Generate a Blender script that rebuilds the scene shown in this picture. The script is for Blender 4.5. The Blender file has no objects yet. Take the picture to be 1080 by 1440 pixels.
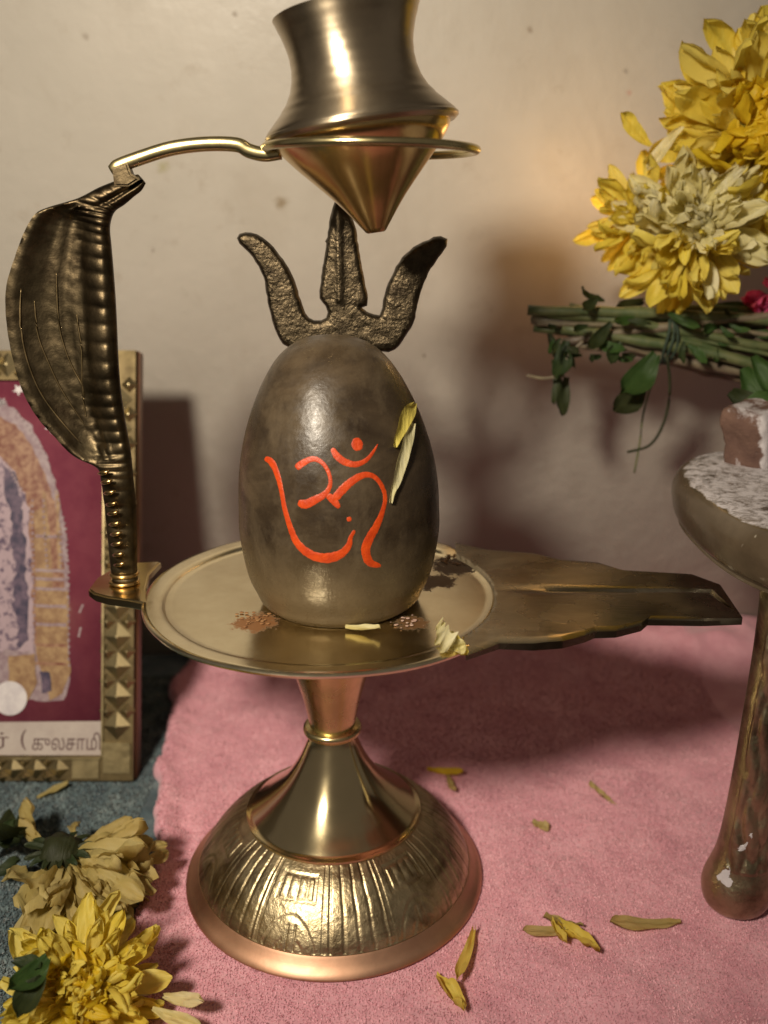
import bpy, bmesh, math, random
import numpy as np
from mathutils import Vector, Matrix, noise
from mathutils.bvhtree import BVHTree
R = math.radians
S = bpy.context.scene
COL = S.collection
K = 0.01                     # everything below is written in centimetres
random.seed(7); rng = np.random.default_rng(7)

# ------------------------------------------------------------------ camera, light, exposure
CAM = np.array([1.48, -23.42, 18.80]); PITCH = R(17.65); FPX = 1300.0
cd = bpy.data.cameras.new('camera'); cam = bpy.data.objects.new('camera', cd); COL.objects.link(cam)
cam.location = CAM * K; cam.rotation_euler = (R(90) - PITCH, 0, 0)
cd.sensor_fit = 'VERTICAL'; cd.sensor_height = 36; cd.lens = FPX / 1440 * 36
cd.clip_start = .005; cd.clip_end = 20
cd.dof.use_dof = True; cd.dof.focus_distance = .235; cd.dof.aperture_fstop = 11
S.camera = cam
w = bpy.data.worlds.new('World'); S.world = w; w.use_nodes = True
w.node_tree.nodes['Background'].inputs[0].default_value = (.95, .80, .66, 1)
w.node_tree.nodes['Background'].inputs[1].default_value = .10
S.view_settings.view_transform = 'Standard'; S.view_settings.look = 'None'
S.view_settings.exposure = 0; S.view_settings.gamma = 1

def lamp(name, loc, power, radius, col):
    l = bpy.data.lights.new(name, 'POINT'); l.energy = power; l.shadow_soft_size = radius * K; l.color = col
    o = bpy.data.objects.new(name, l); o.location = Vector(loc) * K; COL.objects.link(o); return o
sl = bpy.data.lights.new('room_lamp', 'SPOT'); sl.energy = 11.6; sl.shadow_soft_size = 2.9 * K; sl.color = (1, .88, .71); sl.spot_size = R(80); sl.spot_blend = 1
rl = bpy.data.objects.new('room_lamp', sl); COL.objects.link(rl); rl.location = Vector((-13.5, -32, 35)) * K
rl.rotation_euler = Vector((11.5, 44, -23)).to_track_quat('-Z', 'Y').to_euler()
lamp('small_oil_lamp_flame', (9.8, 11.4, 18.9), .038, 1.1, (1, .55, .20))

# ------------------------------------------------------------------ helpers
fw = np.array([0, math.cos(PITCH), -math.sin(PITCH)]); upv = np.array([0, math.sin(PITCH), math.cos(PITCH)])
def ray(px, py): return fw + np.array([1, 0, 0]) * (px - 540) / FPX + upv * (720 - py) / FPX
def at(px, py, y=None, z=None):
    r = ray(px, py); t = (y - CAM[1]) / r[1] if y is not None else (z - CAM[2]) / r[2]
    return Vector(CAM + r * t)
ORG = {}
def props(o, label=None, cat=None, group=None, kind=None):
    if label: o['label'] = label
    if cat: o['category'] = cat
    if group: o['group'] = group
    if kind: o['kind'] = kind
    return o
def thing(name, loc, label, cat, group=None):
    o = bpy.data.objects.new(name, None); o.empty_display_size = .01; COL.objects.link(o)
    o.location = Vector(loc) * K; ORG[o] = Vector(loc); return props(o, label, cat, group)
def put(name, me, parent=None, loc=(0, 0, 0)):
    o = bpy.data.objects.new(name, me); COL.objects.link(o)
    loc = Vector(loc)
    if parent: o.parent = parent; o.location = (loc - ORG.get(parent, Vector((0, 0, 0)))) * K
    else: o.location = loc * K
    ORG[o] = loc; return o
def mesh(name, V, Fc, mat, sharp=None):
    me = bpy.data.meshes.new(name)
    me.from_pydata([tuple(c * K for c in v) for v in V], [], [tuple(f) for f in Fc]); me.update()
    me.polygons.foreach_set('use_smooth', [True] * len(me.polygons))
    if sharp: me.set_sharp_from_angle(angle=R(sharp))
    if mat: me.materials.append(mat)
    return me
def obj(name, V, Fc, mat, parent=None, sharp=None, origin=(0, 0, 0)):
    """vertices are world centimetres; the object sits at its parent's origin"""
    o_ = ORG.get(parent, Vector(origin)) if parent else Vector(origin)
    return put(name, mesh(name, [Vector(v) - o_ for v in V], Fc, mat, sharp), parent, o_)
def clean(o, sharp=40):
    bm = bmesh.new(); bm.from_mesh(o.data); bmesh.ops.recalc_face_normals(bm, faces=bm.faces); bm.to_mesh(o.data); bm.free()
    if sharp: o.data.set_sharp_from_angle(angle=R(sharp))
    return o
def catmull(P, n):
    P = [np.array(p, float) for p in P]; P = [2 * P[0] - P[1]] + P + [2 * P[-1] - P[-2]]; out = []
    m = len(P) - 3
    for i in range(n + 1):
        u = i / n * m; k = min(int(u), m - 1); t = u - k; a, b, c, d = P[k:k + 4]
        out.append(.5 * (2 * b + (c - a) * t + (2 * a - 5 * b + 4 * c - d) * t * t + (3 * b - a - 3 * c + d) * t ** 3))
    return out
def lathe(prof, n, center=(0, 0, 0), M=None, disp=None, fine=None):
    """prof: (r, z) list -> V, F; open at both ends unless r = 0"""
    V, Fc = [], []
    for j, (r, z) in enumerate(prof):
        for i in range(n):
            a = 2 * math.pi * i / n; rr = r; zz = z
            if disp: rr, zz = disp(a, j, r, z)
            v = Vector((rr * math.cos(a), rr * math.sin(a), zz))
            V.append((M @ v if M else v) + Vector(center))
    for j in range(len(prof) - 1):
        for i in range(n):
            k = (i + 1) % n; Fc.append((j * n + i, j * n + k, (j + 1) * n + k, (j + 1) * n + i))
    return V, Fc
def tube(P, rad, n=10, closed=False, flat=1.0, upref=(0, 0, 1)):
    P = [Vector(p) for p in P]; V, Fc = [], []; m = len(P)
    for i, p in enumerate(P):
        a = P[(i - 1) % m] if (closed or i > 0) else P[i]; b = P[(i + 1) % m] if (closed or i < m - 1) else P[i]
        t = (b - a).normalized(); u = t.cross(Vector(upref))
        if u.length < 1e-4: u = t.cross(Vector((1, 0, 0)))
        u.normalize(); v = u.cross(t); r = rad[i] if hasattr(rad, '__len__') else rad
        for k in range(n):
            c = 2 * math.pi * k / n; V.append(p + u * (math.cos(c) * r) + v * (math.sin(c) * r * flat))
    for i in range(m if closed else m - 1):
        for k in range(n):
            l = (k + 1) % n; j = (i + 1) % m; Fc.append((i * n + k, i * n + l, j * n + l, j * n + k))
    if not closed: Fc += [tuple(range(n))[::-1], tuple(range((m - 1) * n, m * n))]
    return V, Fc
def join(*parts):
    V, Fc = [], []
    for v, f in parts:
        b = len(V); V += list(v); Fc += [tuple(i + b for i in q) for q in f]
    return V, Fc
def extrude_outline(name, pts, axis_pt, thick, mat, parent, bev=.05, seg=2):
    """closed outline of world points (coplanar) -> solid of real thickness along axis_pt, edges rounded"""
    bm = bmesh.new(); o_ = ORG[parent]
    vs = [bm.verts.new((Vector(p) - o_) * K) for p in pts]
    f = bm.faces.new(vs); ax = Vector(axis_pt) * thick * K
    r = bmesh.ops.extrude_face_region(bm, geom=[f])
    nv = [g for g in r['geom'] if isinstance(g, bmesh.types.BMVert)]
    bmesh.ops.translate(bm, vec=ax, verts=nv)
    bmesh.ops.recalc_face_normals(bm, faces=bm.faces)
    es = [e for e in bm.edges if len(e.link_faces) == 2 and e.calc_face_angle(0) > .6 and any(len(q.verts) > 4 for q in e.link_faces)]
    if bev: bmesh.ops.bevel(bm, geom=es, offset=bev * K, segments=seg, affect='EDGES', clamp_overlap=True)
    bmesh.ops.triangulate(bm, faces=[q for q in bm.faces if len(q.verts) > 4])
    me = bpy.data.meshes.new(name); bm.to_mesh(me); bm.free(); me.materials.append(mat)
    me.polygons.foreach_set('use_smooth', [True] * len(me.polygons)); me.set_sharp_from_angle(angle=R(38))
    return put(name, me, parent, o_)
def nz(x, y, z=0, s=1.0): return noise.noise(Vector((x, y, z)) * s)

# ------------------------------------------------------------------ materials
class N:
    def __init__(s, name):
        s.m = bpy.data.materials.new(name); s.m.use_nodes = True; s.t = s.m.node_tree; s.b = s.t.nodes['Principled BSDF']
        s.tc = s.t.nodes.new('ShaderNodeTexCoord').outputs['Object']
    def n(s, typ, **k):
        q = s.t.nodes.new(typ)
        for a, v in k.items(): setattr(q, a, v)
        return q
    def link(s, a, b): s.t.links.new(a, b)
    def noise(s, scale, det=4, rough=.55, dist=0, stretch=None):
        q = s.n('ShaderNodeTexNoise'); q.inputs['Scale'].default_value = scale; q.inputs['Detail'].default_value = det
        q.inputs['Roughness'].default_value = rough; q.inputs['Distortion'].default_value = dist
        src = s.tc
        if stretch:
            mp = s.n('ShaderNodeMapping'); mp.inputs['Scale'].default_value = stretch; s.link(s.tc, mp.inputs[0]); src = mp.outputs[0]
        s.link(src, q.inputs['Vector']); return q.outputs['Fac']
    def ramp(s, f, stops):
        q = s.n('ShaderNodeValToRGB'); e = q.color_ramp.elements
        while len(e) < len(stops): e.new(.5)
        for i, (p, c) in enumerate(stops):
            e[i].position = p; e[i].color = tuple(c) + (1,) if hasattr(c, '__len__') else (c, c, c, 1)
        s.link(f, q.inputs[0]); return q.outputs[0]
    def mix(s, f, a, b, mode='MIX'):
        q = s.n('ShaderNodeMix', data_type='RGBA', blend_type=mode)
        for i, v in ((0, f), (6, a), (7, b)):
            if hasattr(v, 'links'): s.link(v, q.inputs[i])
            else: q.inputs[i].default_value = v if i == 0 else tuple(v) + (1,)
        return q.outputs[2]
    def math(s, op, a, b=0.0):
        q = s.n('ShaderNodeMath', operation=op)
        for i, v in ((0, a), (1, b)):
            if hasattr(v, 'links'): s.link(v, q.inputs[i])
            else: q.inputs[i].default_value = v
        return q.outputs[0]
    def bump(s, h, strength=.3, dist=.0005, prev=None):
        q = s.n('ShaderNodeBump'); q.inputs['Strength'].default_value = strength; q.inputs['Distance'].default_value = dist
        s.link(h, q.inputs['Height'])
        if prev: s.link(prev, q.inputs['Normal'])
        s.link(q.outputs[0], s.b.inputs['Normal']); return q.outputs[0]
    def set(s, **k):
        for a, v in k.items():
            i = s.b.inputs[a.replace('_', ' ')]
            if hasattr(v, 'links'): s.link(v, i)
            else: i.default_value = tuple(v) + (1,) if hasattr(v, '__len__') and len(v) == 3 else v
        return s
def metal(name, c1, c2, rough=(.2, .35), ns=60, bump=.15, dark=None, bd=.0002, bscale=300, spun=0):
    m = N(name); f = m.noise(ns, 6, .65)
    c = m.mix(m.ramp(f, [(.38, 0), (.62, 1)]), c1, c2)
    if dark: c = m.mix(m.ramp(m.noise(ns * .45, 8, .7, .6), [(.5, 0), (.66, 1)]), c, dark)
    r = m.ramp(m.noise(ns * 1.7, 5), [(.3, rough[0]), (.7, rough[1])])
    m.set(Base_Color=c, Metallic=1.0, Roughness=r); m.bump(m.noise(bscale, 4, .6), bump, bd)
    if spun:                       # fine turning marks round the axis
        tg = m.n('ShaderNodeTangent', direction_type='RADIAL', axis='Z'); m.link(tg.outputs[0], m.b.inputs['Tangent']); m.b.inputs['Anisotropic'].default_value = spun; m.b.inputs['Anisotropic Rotation'].default_value = .25
    return m.m
BRASS = metal('worn_brass', (.74, .62, .32), (.56, .47, .24), (.18, .32), bump=.06)
POLISH = metal('polished_brass', (.82, .68, .40), (.70, .57, .33), (.12, .22), ns=25, bump=.04, spun=.5)
POT = metal('dull_pot_brass', (.58, .48, .335), (.42, .345, .24), (.27, .40), ns=35, bump=.06, bd=.0003, spun=.75)
POTCONE = metal('golden_cone_brass', (.78, .56, .25), (.62, .43, .18), (.16, .28), ns=35, bump=.05)
COBRA = metal('tarnished_cobra_brass', (.13, .098, .056), (.065, .050, .028), (.36, .52), ns=110, bump=.5, dark=(.04, .028, .016), bd=.0004, bscale=260)
NECK = metal('rubbed_scute_brass', (.62, .42, .18), (.40, .27, .11), (.22, .34), ns=90, bump=.2)
VEIN = metal('rubbed_vein_brass', (.26, .19, .10), (.16, .12, .06), (.34, .5), ns=110, bump=.4)
TRI = metal('rough_cast_bronze', (.12, .092, .056), (.065, .050, .030), (.32, .48), ns=240, bump=.8, dark=(.045, .034, .022), bd=.00035, bscale=1100)
ENGR = metal('engraved_brass', (.56, .46, .28), (.42, .34, .20), (.32, .46), ns=120, bump=.6, dark=(.20, .145, .08), bd=.0004, bscale=520)
COPPER = metal('copper_flange', (.64, .38, .25), (.52, .31, .20), (.42, .55), ns=50, bump=.15)
FRAMEG = metal('gold_frame', (.38, .31, .17), (.24, .19, .10), (.36, .52), ns=80, bump=.3)
RAILM = metal('dull_gold_rail', (.17, .13, .065), (.10, .075, .04), (.5, .65), ns=90, bump=.5)
LEGB = metal('silvered_brass_leg', (.50, .44, .28), (.32, .28, .18), (.30, .44), ns=70, bump=.8, dark=(.12, .085, .05), bd=.0006, bscale=220)

def plate_mat():
    m = N('tarnished_plate_brass')
    base = m.mix(m.ramp(m.noise(70, 8, .7), [(.35, 0), (.65, 1)]), (.86, .77, .54), (.72, .62, .41))
    # brown residue round the stone foot, in three places
    d = None
    def spot(cx, cy, r, rn=.55):
        q = m.n('ShaderNodeVectorMath', operation='DISTANCE'); mp = m.n('ShaderNodeMapping')
        mp.inputs['Location'].default_value = (-cx * K, -cy * K, 0); mp.inputs['Scale'].default_value = (1, 1, 0)
        m.link(m.tc, mp.inputs[0]); m.link(mp.outputs[0], q.inputs[0]); q.inputs[1].default_value = (0, 0, 0)
        x = m.math('ADD', m.math('DIVIDE', q.outputs['Value'], r * K), m.math('MULTIPLY', m.noise(230, 8, .85), rn * 2.3))
        return m.ramp(x, [(rn + .42, 1), (rn + .62, 0)])
    pts = [at(358, 872, z=9.1), at(640, 792, z=9.1), at(580, 872, z=9.1), at(610, 815, z=9.1)]
    c = base
    for p, r, col in ((pts[1], 2.1, (.10, .05, .018)), (pts[3], 1.6, (.13, .065, .02)), (pts[0], 1.5, (.26, .12, .045)), (pts[2], 1.1, (.16, .08, .03))):
        s_ = spot(p.x, p.y, r); c = m.mix(s_, c, col); d = s_ if d is None else m.math('MAXIMUM', d, s_)
    m.set(Base_Color=c, Metallic=m.math('SUBTRACT', 1.0, m.math('MULTIPLY', d, .75)),
          Roughness=m.math('ADD', m.ramp(m.noise(90, 8, .7), [(.3, .13), (.75, .30)]), m.math('MULTIPLY', d, .35)))
    b = m.bump(m.noise(160, 6, .6), .06, .0004); m.bump(m.noise(40, 3), .10, .0008, b)
    return m.m
PLATE = plate_mat()
def spout_mat():
    m = N('scratched_spout_brass')
    g = m.noise(60, 7, .7, .3, (.5, 1.2, 1))
    m.set(Base_Color=m.mix(m.ramp(g, [(.35, 0), (.65, 1)]), (.25, .215, .15), (.42, .36, .255)), Metallic=1.0,
          Roughness=m.ramp(m.noise(80, 5), [(.3, .18), (.7, .36)])); m.bump(m.noise(190, 6, .7, 0, (.12, 1.6, 1)), .3, .0003); return m.m
SPOUT = spout_mat()

def stone_mat():
    m = N('polished_river_stone')
    a = m.ramp(m.noise(32, 7, .65, .5, (1, 1, 1.7)), [(.34, (.020, .013, .008)), (.5, (.042, .029, .017)), (.65, (.078, .055, .032))])
    veil = m.ramp(m.noise(60, 6, .7, .3, (1, 1, .6)), [(.48, 0), (.68, 1)])
    a = m.mix(m.math('MULTIPLY', veil, .7), a, (.11, .082, .050))
    a = m.mix(m.ramp(m.noise(150, 3), [(.66, 0), (.76, .8)]), a, (.02, .014, .011))
    sep = m.n('ShaderNodeSeparateXYZ'); m.link(m.tc, sep.inputs[0])
    low = m.ramp(m.math('ADD', m.math('MULTIPLY', sep.outputs['Z'], 10), m.math('MULTIPLY', m.noise(45, 5), .18)), [(.20, 1), (.34, 0)])
    a = m.mix(m.math('MULTIPLY', low, .6), a, (.14, .10, .052))      # yellowish residue low down
    m.set(Base_Color=a, Roughness=m.ramp(m.noise(220, 8, .8), [(.35, .20), (.65, .46)]), Specular_IOR_Level=.36)
    b = m.bump(m.noise(420, 5, .7), .25, .0004); m.bump(m.noise(70, 5, .6), .22, .0008, b)
    return m.m
STONE = stone_mat()
def simple(name, c1, c2, rough=.5, ns=200, bump=.2, bd=.0003, **k):
    m = N(name); m.set(Base_Color=m.mix(m.ramp(m.noise(ns, 5, .6), [(.35, 0), (.65, 1)]), c1, c2), Roughness=rough, **k)
    m.bump(m.noise(ns * 2, 5), bump, bd); return m.m
OMRED = simple('vermilion_paint', (.56, .058, .003), (.42, .036, .003), .46, 400, .7)
def petal_mat(name, c1, c2, tip=None, rough=.55):
    m = N(name)
    oi = m.n('ShaderNodeObjectInfo')
    c = m.mix(m.ramp(m.noise(130, 5, .6, 0, (5, .7, 1)), [(.35, 0), (.65, 1)]), c1, c2)
    c = m.mix(m.math('MULTIPLY', oi.outputs['Random'], .55), c, tip or c2)
    m.set(Base_Color=c, Roughness=rough)
    m.bump(m.noise(260, 4, .6, 0, (6, .5, 1)), 0.8, .0006)
    tr = m.n('ShaderNodeBsdfTranslucent'); m.link(c, tr.inputs[0]); ms = m.n('ShaderNodeMixShader'); ms.inputs[0].default_value = .48
    m.link(m.b.outputs[0], ms.inputs[1]); m.link(tr.outputs[0], ms.inputs[2])
    m.link(ms.outputs[0], m.t.nodes['Material Output'].inputs[0]); return m.m
PYEL = petal_mat('yellow_petal', (.78, .60, .045), (.84, .70, .10), (.86, .75, .26))
PDEEP = petal_mat('deep_yellow_petal', (.78, .57, .02), (.84, .65, .04), (.76, .50, .015))
PPALE = petal_mat('cream_petal', (.76, .69, .36), (.84, .79, .55), (.78, .68, .20))
PWILT = petal_mat('wilted_petal', (.56, .45, .15), (.66, .55, .24), (.40, .28, .07), .6)
PPINK = petal_mat('pink_petal', (.60, .05, .17), (.70, .12, .28), (.5, .03, .12))
LEAF = petal_mat('leaf_green', (.045, .10, .022), (.075, .15, .035), (.03, .06, .015), .5)
LEAFD = petal_mat('dark_leaf', (.022, .045, .014), (.045, .07, .02), (.05, .04, .018), .55)
STEM = simple('stem_green', (.05, .075, .025), (.12, .125, .05), .5, 150, .4)
STEMP = simple('stem_purple', (.10, .07, .05), (.18, .15, .09), .5, 150, .4)
THREAD = simple('dark_thread', (.015, .03, .018), (.03, .05, .03), .8)

def wall_mat():
    m = N('painted_wall')
    c = m.ramp(m.noise(7, 6, .6, .3), [(.3, (.47, .435, .375)), (.7, (.56, .515, .445))])
    c = m.mix(m.ramp(m.noise(75, 7, .75, .2), [(.58, 0), (.78, .6)]), c, (.36, .30, .23))
    c = m.mix(m.ramp(m.noise(16, 5, .7, 1.2, (1, 1, .5)), [(.52, 0), (.70, .35)]), c, (.40, .35, .28))
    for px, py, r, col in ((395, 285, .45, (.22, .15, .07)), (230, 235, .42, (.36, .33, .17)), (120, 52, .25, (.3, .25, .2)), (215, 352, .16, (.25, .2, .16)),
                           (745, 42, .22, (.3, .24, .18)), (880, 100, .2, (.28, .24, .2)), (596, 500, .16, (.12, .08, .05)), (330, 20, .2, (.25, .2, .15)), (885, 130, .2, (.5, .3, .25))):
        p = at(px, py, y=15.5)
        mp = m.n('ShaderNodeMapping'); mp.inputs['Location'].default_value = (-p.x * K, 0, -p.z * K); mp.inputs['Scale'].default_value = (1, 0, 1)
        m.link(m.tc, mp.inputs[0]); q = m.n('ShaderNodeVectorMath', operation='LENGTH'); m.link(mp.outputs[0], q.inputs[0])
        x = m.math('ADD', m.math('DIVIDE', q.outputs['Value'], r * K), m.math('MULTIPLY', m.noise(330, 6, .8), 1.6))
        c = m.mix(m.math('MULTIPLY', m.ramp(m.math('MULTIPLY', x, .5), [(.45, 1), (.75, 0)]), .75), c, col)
    m.set(Base_Color=c, Roughness=m.ramp(m.noise(30, 5), [(.3, .36), (.7, .50)]), Specular_IOR_Level=.45)
    b = m.bump(m.noise(22, 5, .6), .35, .003); m.bump(m.noise(240, 5), .22, .0005, b)
    return m.m
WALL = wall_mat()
def towel_mat(name, c1, c2, c3, ns=55, tufts=True):
    m = N(name)
    c = m.ramp(m.noise(ns, 6, .6, .2), [(.3, c1), (.5, c2), (.72, c3)])
    c = m.mix(m.ramp(m.noise(900, 3, .6), [(.35, .08), (.7, 0)]), c, tuple(x * .6 for x in c1))
    m.set(Base_Color=c, Roughness=.9, Sheen_Weight=.35, Sheen_Roughness=.4)
    m.b.inputs['Specular IOR Level'].default_value = .15
    b = m.bump(m.noise(520, 4, .6, 0, (1, .55, 1)), .6, .0007); m.bump(m.noise(90, 4), .5, .0012, b)
    return m.m
PINK = towel_mat('pink_terry', (.60, .275, .335), (.70, .36, .42), (.78, .44, .50))
PFIB = towel_mat('pink_terry_loops', (.64, .31, .375), (.75, .40, .46), (.85, .52, .57), 90)
BLUE = towel_mat('blue_terry', (.055, .085, .10), (.10, .14, .155), (.19, .235, .24), 90)
BFIB = towel_mat('blue_terry_loops', (.07, .10, .12), (.14, .19, .20), (.27, .32, .32), 150)

# ------------------------------------------------------------------ the setting
def box(x0, x1, y0, y1, z0, z1):
    V = [(x, y, z) for z in (z0, z1) for y in (y0, y1) for x in (x0, x1)]
    return V, [(0, 2, 3, 1), (4, 5, 7, 6), (0, 1, 5, 4), (2, 6, 7, 3), (0, 4, 6, 2), (1, 3, 7, 5)]
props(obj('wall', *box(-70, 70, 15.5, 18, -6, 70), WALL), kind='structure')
SHELF = simple('dark_shelf_wood', (.05, .03, .02), (.08, .05, .03), .5, 60)
props(obj('shelf', *box(-60, 60, -40, 15.4, -3, -.75), SHELF), kind='structure')

def sstep(a, b, x): t = np.clip((x - a) / (b - a), 0, 1); return t * t * (3 - 2 * t)
def fbm(x, y, s, seed):   # cheap smooth value noise with numpy
    out = np.zeros_like(x); amp = 1.0
    for o in range(3):
        g = np.random.default_rng(seed + o).random((64, 64)); u = (x * s + 31.7) % 63; v = (y * s + 17.3) % 63
        i = np.floor(u).astype(int); j = np.floor(v).astype(int); a = u - i; b = v - j; a = a * a * (3 - 2 * a); b = b * b * (3 - 2 * b)
        i2 = (i + 1) % 64; j2 = (j + 1) % 64
        out += amp * (g[i, j] * (1 - a) * (1 - b) + g[i2, j] * a * (1 - b) + g[i, j2] * (1 - a) * b + g[i2, j2] * a * b - .5)
        amp *= .5; s *= 2.1
    return out
def pink_h(x, y):
    h = (.26 * fbm(x, y, .26, 3) + .07 * fbm(x + y, y, .5, 13)) * sstep(3.8, 6.5, np.hypot(x, y)) - .02
    h = h + (sstep(11.0, 14.2, y)) * (1.1 + .8 * fbm(x, y, .35, 9)) * sstep(2.0, 7.0, x + .0 * y)   # rolled up against the wall
    h = h + .35 * sstep(12.5, 15, y)
    h = h + .55 * np.exp(-((x - 7.7) / 1.6) ** 2 - ((y - 13.3) / 1.2) ** 2)
    h = h + .16 * np.exp(-((x - edge_x(y) - .35) / .35) ** 2)      # thicker hem
    # soft crease beside the left hem and a diagonal one far right
    d = (x - edge_x(y) - 1.0); h = h - .10 * np.exp(-(d / .28) ** 2) * sstep(6, 1, y) * sstep(-4, 0, y)
    d2 = (y - 1.2) - .55 * (x - 8); h = h - .07 * np.exp(-(d2 / .35) ** 2) * sstep(4.5, 6.5, x)
    return h
HEMY = [-14, -8, -5, -2.5, 0, 1.8, 2.9, 4.6, 6.3, 7.6, 8.9, 10.3, 11.8, 13.2, 14.8]; HEMX = [-7.0, -6.5, -6.0, -5.65, -5.6, -5.8, -6.15, -6.35, -6.85, -6.75, -7.1, -7.2, -7.6, -7.3, -7.25]
def edge_x(y):             # the wavy left hem
    xp = HEMX; return np.interp(y, HEMY, xp) + .32 * fbm(y * 1.0, y * .37 + 3, 1.1, 31)
def towel(nx, ny, y0, y1, x1, hfun, ex, mat, zlow, name, parent):
    ys = np.linspace(y0, y1, ny); us = np.linspace(0, 1, nx); Y, U = np.meshgrid(ys, us, indexing='ij')
    X = ex(Y) + (x1 - ex(Y)) * U ** 1.15
    Z = hfun(X, Y); e = (X - ex(Y)); r = np.clip(1 - e / .35, 0, 1); Z = Z - .32 * (1 - np.sqrt(np.clip(1 - r * r, 0, 1)))
    V = np.stack([X, Y, Z], -1).reshape(-1, 3)
    idx = np.arange(nx * ny).reshape(ny, nx)
    Fc = np.stack([idx[:-1, :-1], idx[:-1, 1:], idx[1:, 1:], idx[1:, :-1]], -1).reshape(-1, 4)
    # skirt down the left hem, so that the cloth has thickness
    b = len(V); low = V[idx[:, 0]].copy(); low[:, 2] = zlow; low[:, 0] += .05; V = np.vstack([V, low])
    sk = np.stack([idx[:-1, 0], idx[1:, 0], b + np.arange(1, ny), b + np.arange(ny - 1)], -1)
    return obj(name, V.tolist(), np.vstack([Fc, sk]).tolist(), mat, parent)
def loops(n, sx, sy, hfun, keep, h, wd, mat, name, parent, seed):
    g = np.random.default_rng(seed)
    x = g.uniform(*sx, n); y = g.uniform(*sy, n); x = np.round(x / .085) * .085 + g.normal(0, .016, n); k = keep(x, y); x, y = x[k], y[k]; n = len(x)
    z = hfun(x, y); a = g.uniform(0, 2 * np.pi, n); lean = g.uniform(.1, .9, n) * h * 1.2; hh = h * g.uniform(.5, 1.25, n)
    b = a + g.normal(0, .8, n) + np.pi / 2; c, s = np.cos(b) * wd * .5, np.sin(b) * wd * .5; lx, ly = np.cos(a) * lean, np.sin(a) * lean
    p0 = np.stack([x - c, y - s, z - .02], 1); p1 = np.stack([x + c, y + s, z - .02], 1)
    p2 = np.stack([x + c * .9 + lx * .4, y + s * .9 + ly * .4, z + hh * .8], 1); p3 = np.stack([x - c * .9 + lx * .4, y - s * .9 + ly * .4, z + hh * .8], 1)
    p4 = np.stack([x + lx, y + ly, z + hh], 1)
    V = np.stack([p0, p1, p2, p3, p4], 1).reshape(-1, 3); i = np.arange(n)[:, None] * 5
    Q = (i + np.array([[0, 1, 2, 3]])).tolist(); T = (i + np.array([[3, 2, 4]])).tolist()
    o = obj(name, V.tolist(), Q + T, mat, parent); o['kind'] = 'stuff'; return o
tw = thing('pink_towel', (2, 2, 0), 'pink terry towel spread flat under the brass stand and stool leg', 'towel')
towel(330, 420, -14, 15.45, 26, pink_h, edge_x, PINK, -.6, 'cloth', tw)
loops(215000, (-8.6, 15), (-7.5, 15.3), pink_h, lambda x, y: (x > edge_x(y) + .12) & (np.hypot(x, y) > 4.3) & (x < 15), .04, .045, PFIB, 'pile', tw, 5)
def blue_h(x, y): return -.42 + .16 * fbm(x, y, .5, 21) + .05 * fbm(x, y, 2.2, 22)
bt = thing('blue_towel', (-12, 2, -.7), 'grey blue terry cloth on the shelf under the picture frame', 'towel')
towel(240, 300, -14, 15.4, -5.5, blue_h, lambda y: -24 + 0 * y, BLUE, -.72, 'cloth', bt)
loops(70000, (-15, -6.8), (-5, 13), blue_h, lambda x, y: x > -99, .10, .07, BFIB, 'pile', bt, 6)

# ------------------------------------------------------------------ the brass stand
st = thing('lingam_stand', (0, 0, 0), 'brass pedestal stand with leaf spout, cobra arm and bronze trident, on the pink towel', 'stand')
PZ = 9.1
# base
V, Fc = lathe([(x, z) for x, z in [(0, .12), (3.9, .12), (4.36, .02), (4.43, .07), (4.42, .13), (4.30, .22), (4.18, .34), (4.10, .46), (4.05, .52), (3.98, .50), (3.9, .4)]], 160)
obj('foot_rim', V, Fc, COPPER, st, 60)
def relief(a, v):
    th = (a / (2 * math.pi) * 13 + .30) % 13; k = int(th); u = (th - k) * 2 - 1; n = nz(a * 6, v * 5, k, 1) * .12
    if v < .03 or v > .97: return 0
    if abs(u) > .93: return -.6
    if k % 2 == 0:
        q = abs(math.sin((u + n * .3) * math.pi * 2.4)); return -1.0 + 1.3 * min(1, q * 1.7)
    if v > .48:                       # nested arches
        d = math.hypot(u / .85, (v - .98) / .50); q = abs(math.sin((d * 2.3 + n * .3) * math.pi)); 
        if d > .98: return -.1 + .2 * nz(a * 40, v * 30, 2)
        if v > .62 and abs(u) < .22: q = abs(math.sin(u * 14 + 1))
        return -.8 + 1.2 * min(1, q * 1.6)
    if .14 < v < .42 and abs(u) < .72:
        if abs(u) > .58 or v < .18 or v > .38: return -.9
        return -.7 + 1.3 * abs(math.sin(u * 9 + n * 3))
    return .15 + .25 * nz(a * 40, v * 30, 4)
bp = catmull([(2.50, 2.16), (3.0, 1.84), (3.5, 1.36), (3.86, .86), (4.03, .52)], 64)
def bell_disp(a, j, r, z):
    v = j / 64; h = relief(a, v) * .016; return r + h * .62, z + h * .78
V, Fc = lathe([tuple(p) for p in bp], 1100, disp=bell_disp)
obj('engraved_band', V, Fc, ENGR, st)
prof = [(2.50, 2.13), (2.56, 2.17), (2.56, 2.23), (2.50, 2.26)] + [tuple(p) for p in catmull([(2.44, 2.27), (1.92, 2.68), (1.42, 3.18), (1.02, 3.80), (.76, 4.40), (.66, 4.74)], 40)]
obj('polished_cone', *lathe(prof, 128), POLISH, st, 50)
prof = [(.64, 4.70)] + [(.74 + .10 * math.sin(t), 4.86 - .13 * math.cos(t)) for t in np.linspace(.2, math.pi - .2, 10)] + [(.66, 5.02)]
obj('collar', *lathe(prof, 80), BRASS, st)
prof = [tuple(p) for p in catmull([(.66, 5.0), (.72, 5.4), (.84, 5.95), (1.05, 6.7), (1.32, 7.6), (1.62, 8.4), (1.9, 8.95)], 30)]
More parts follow.
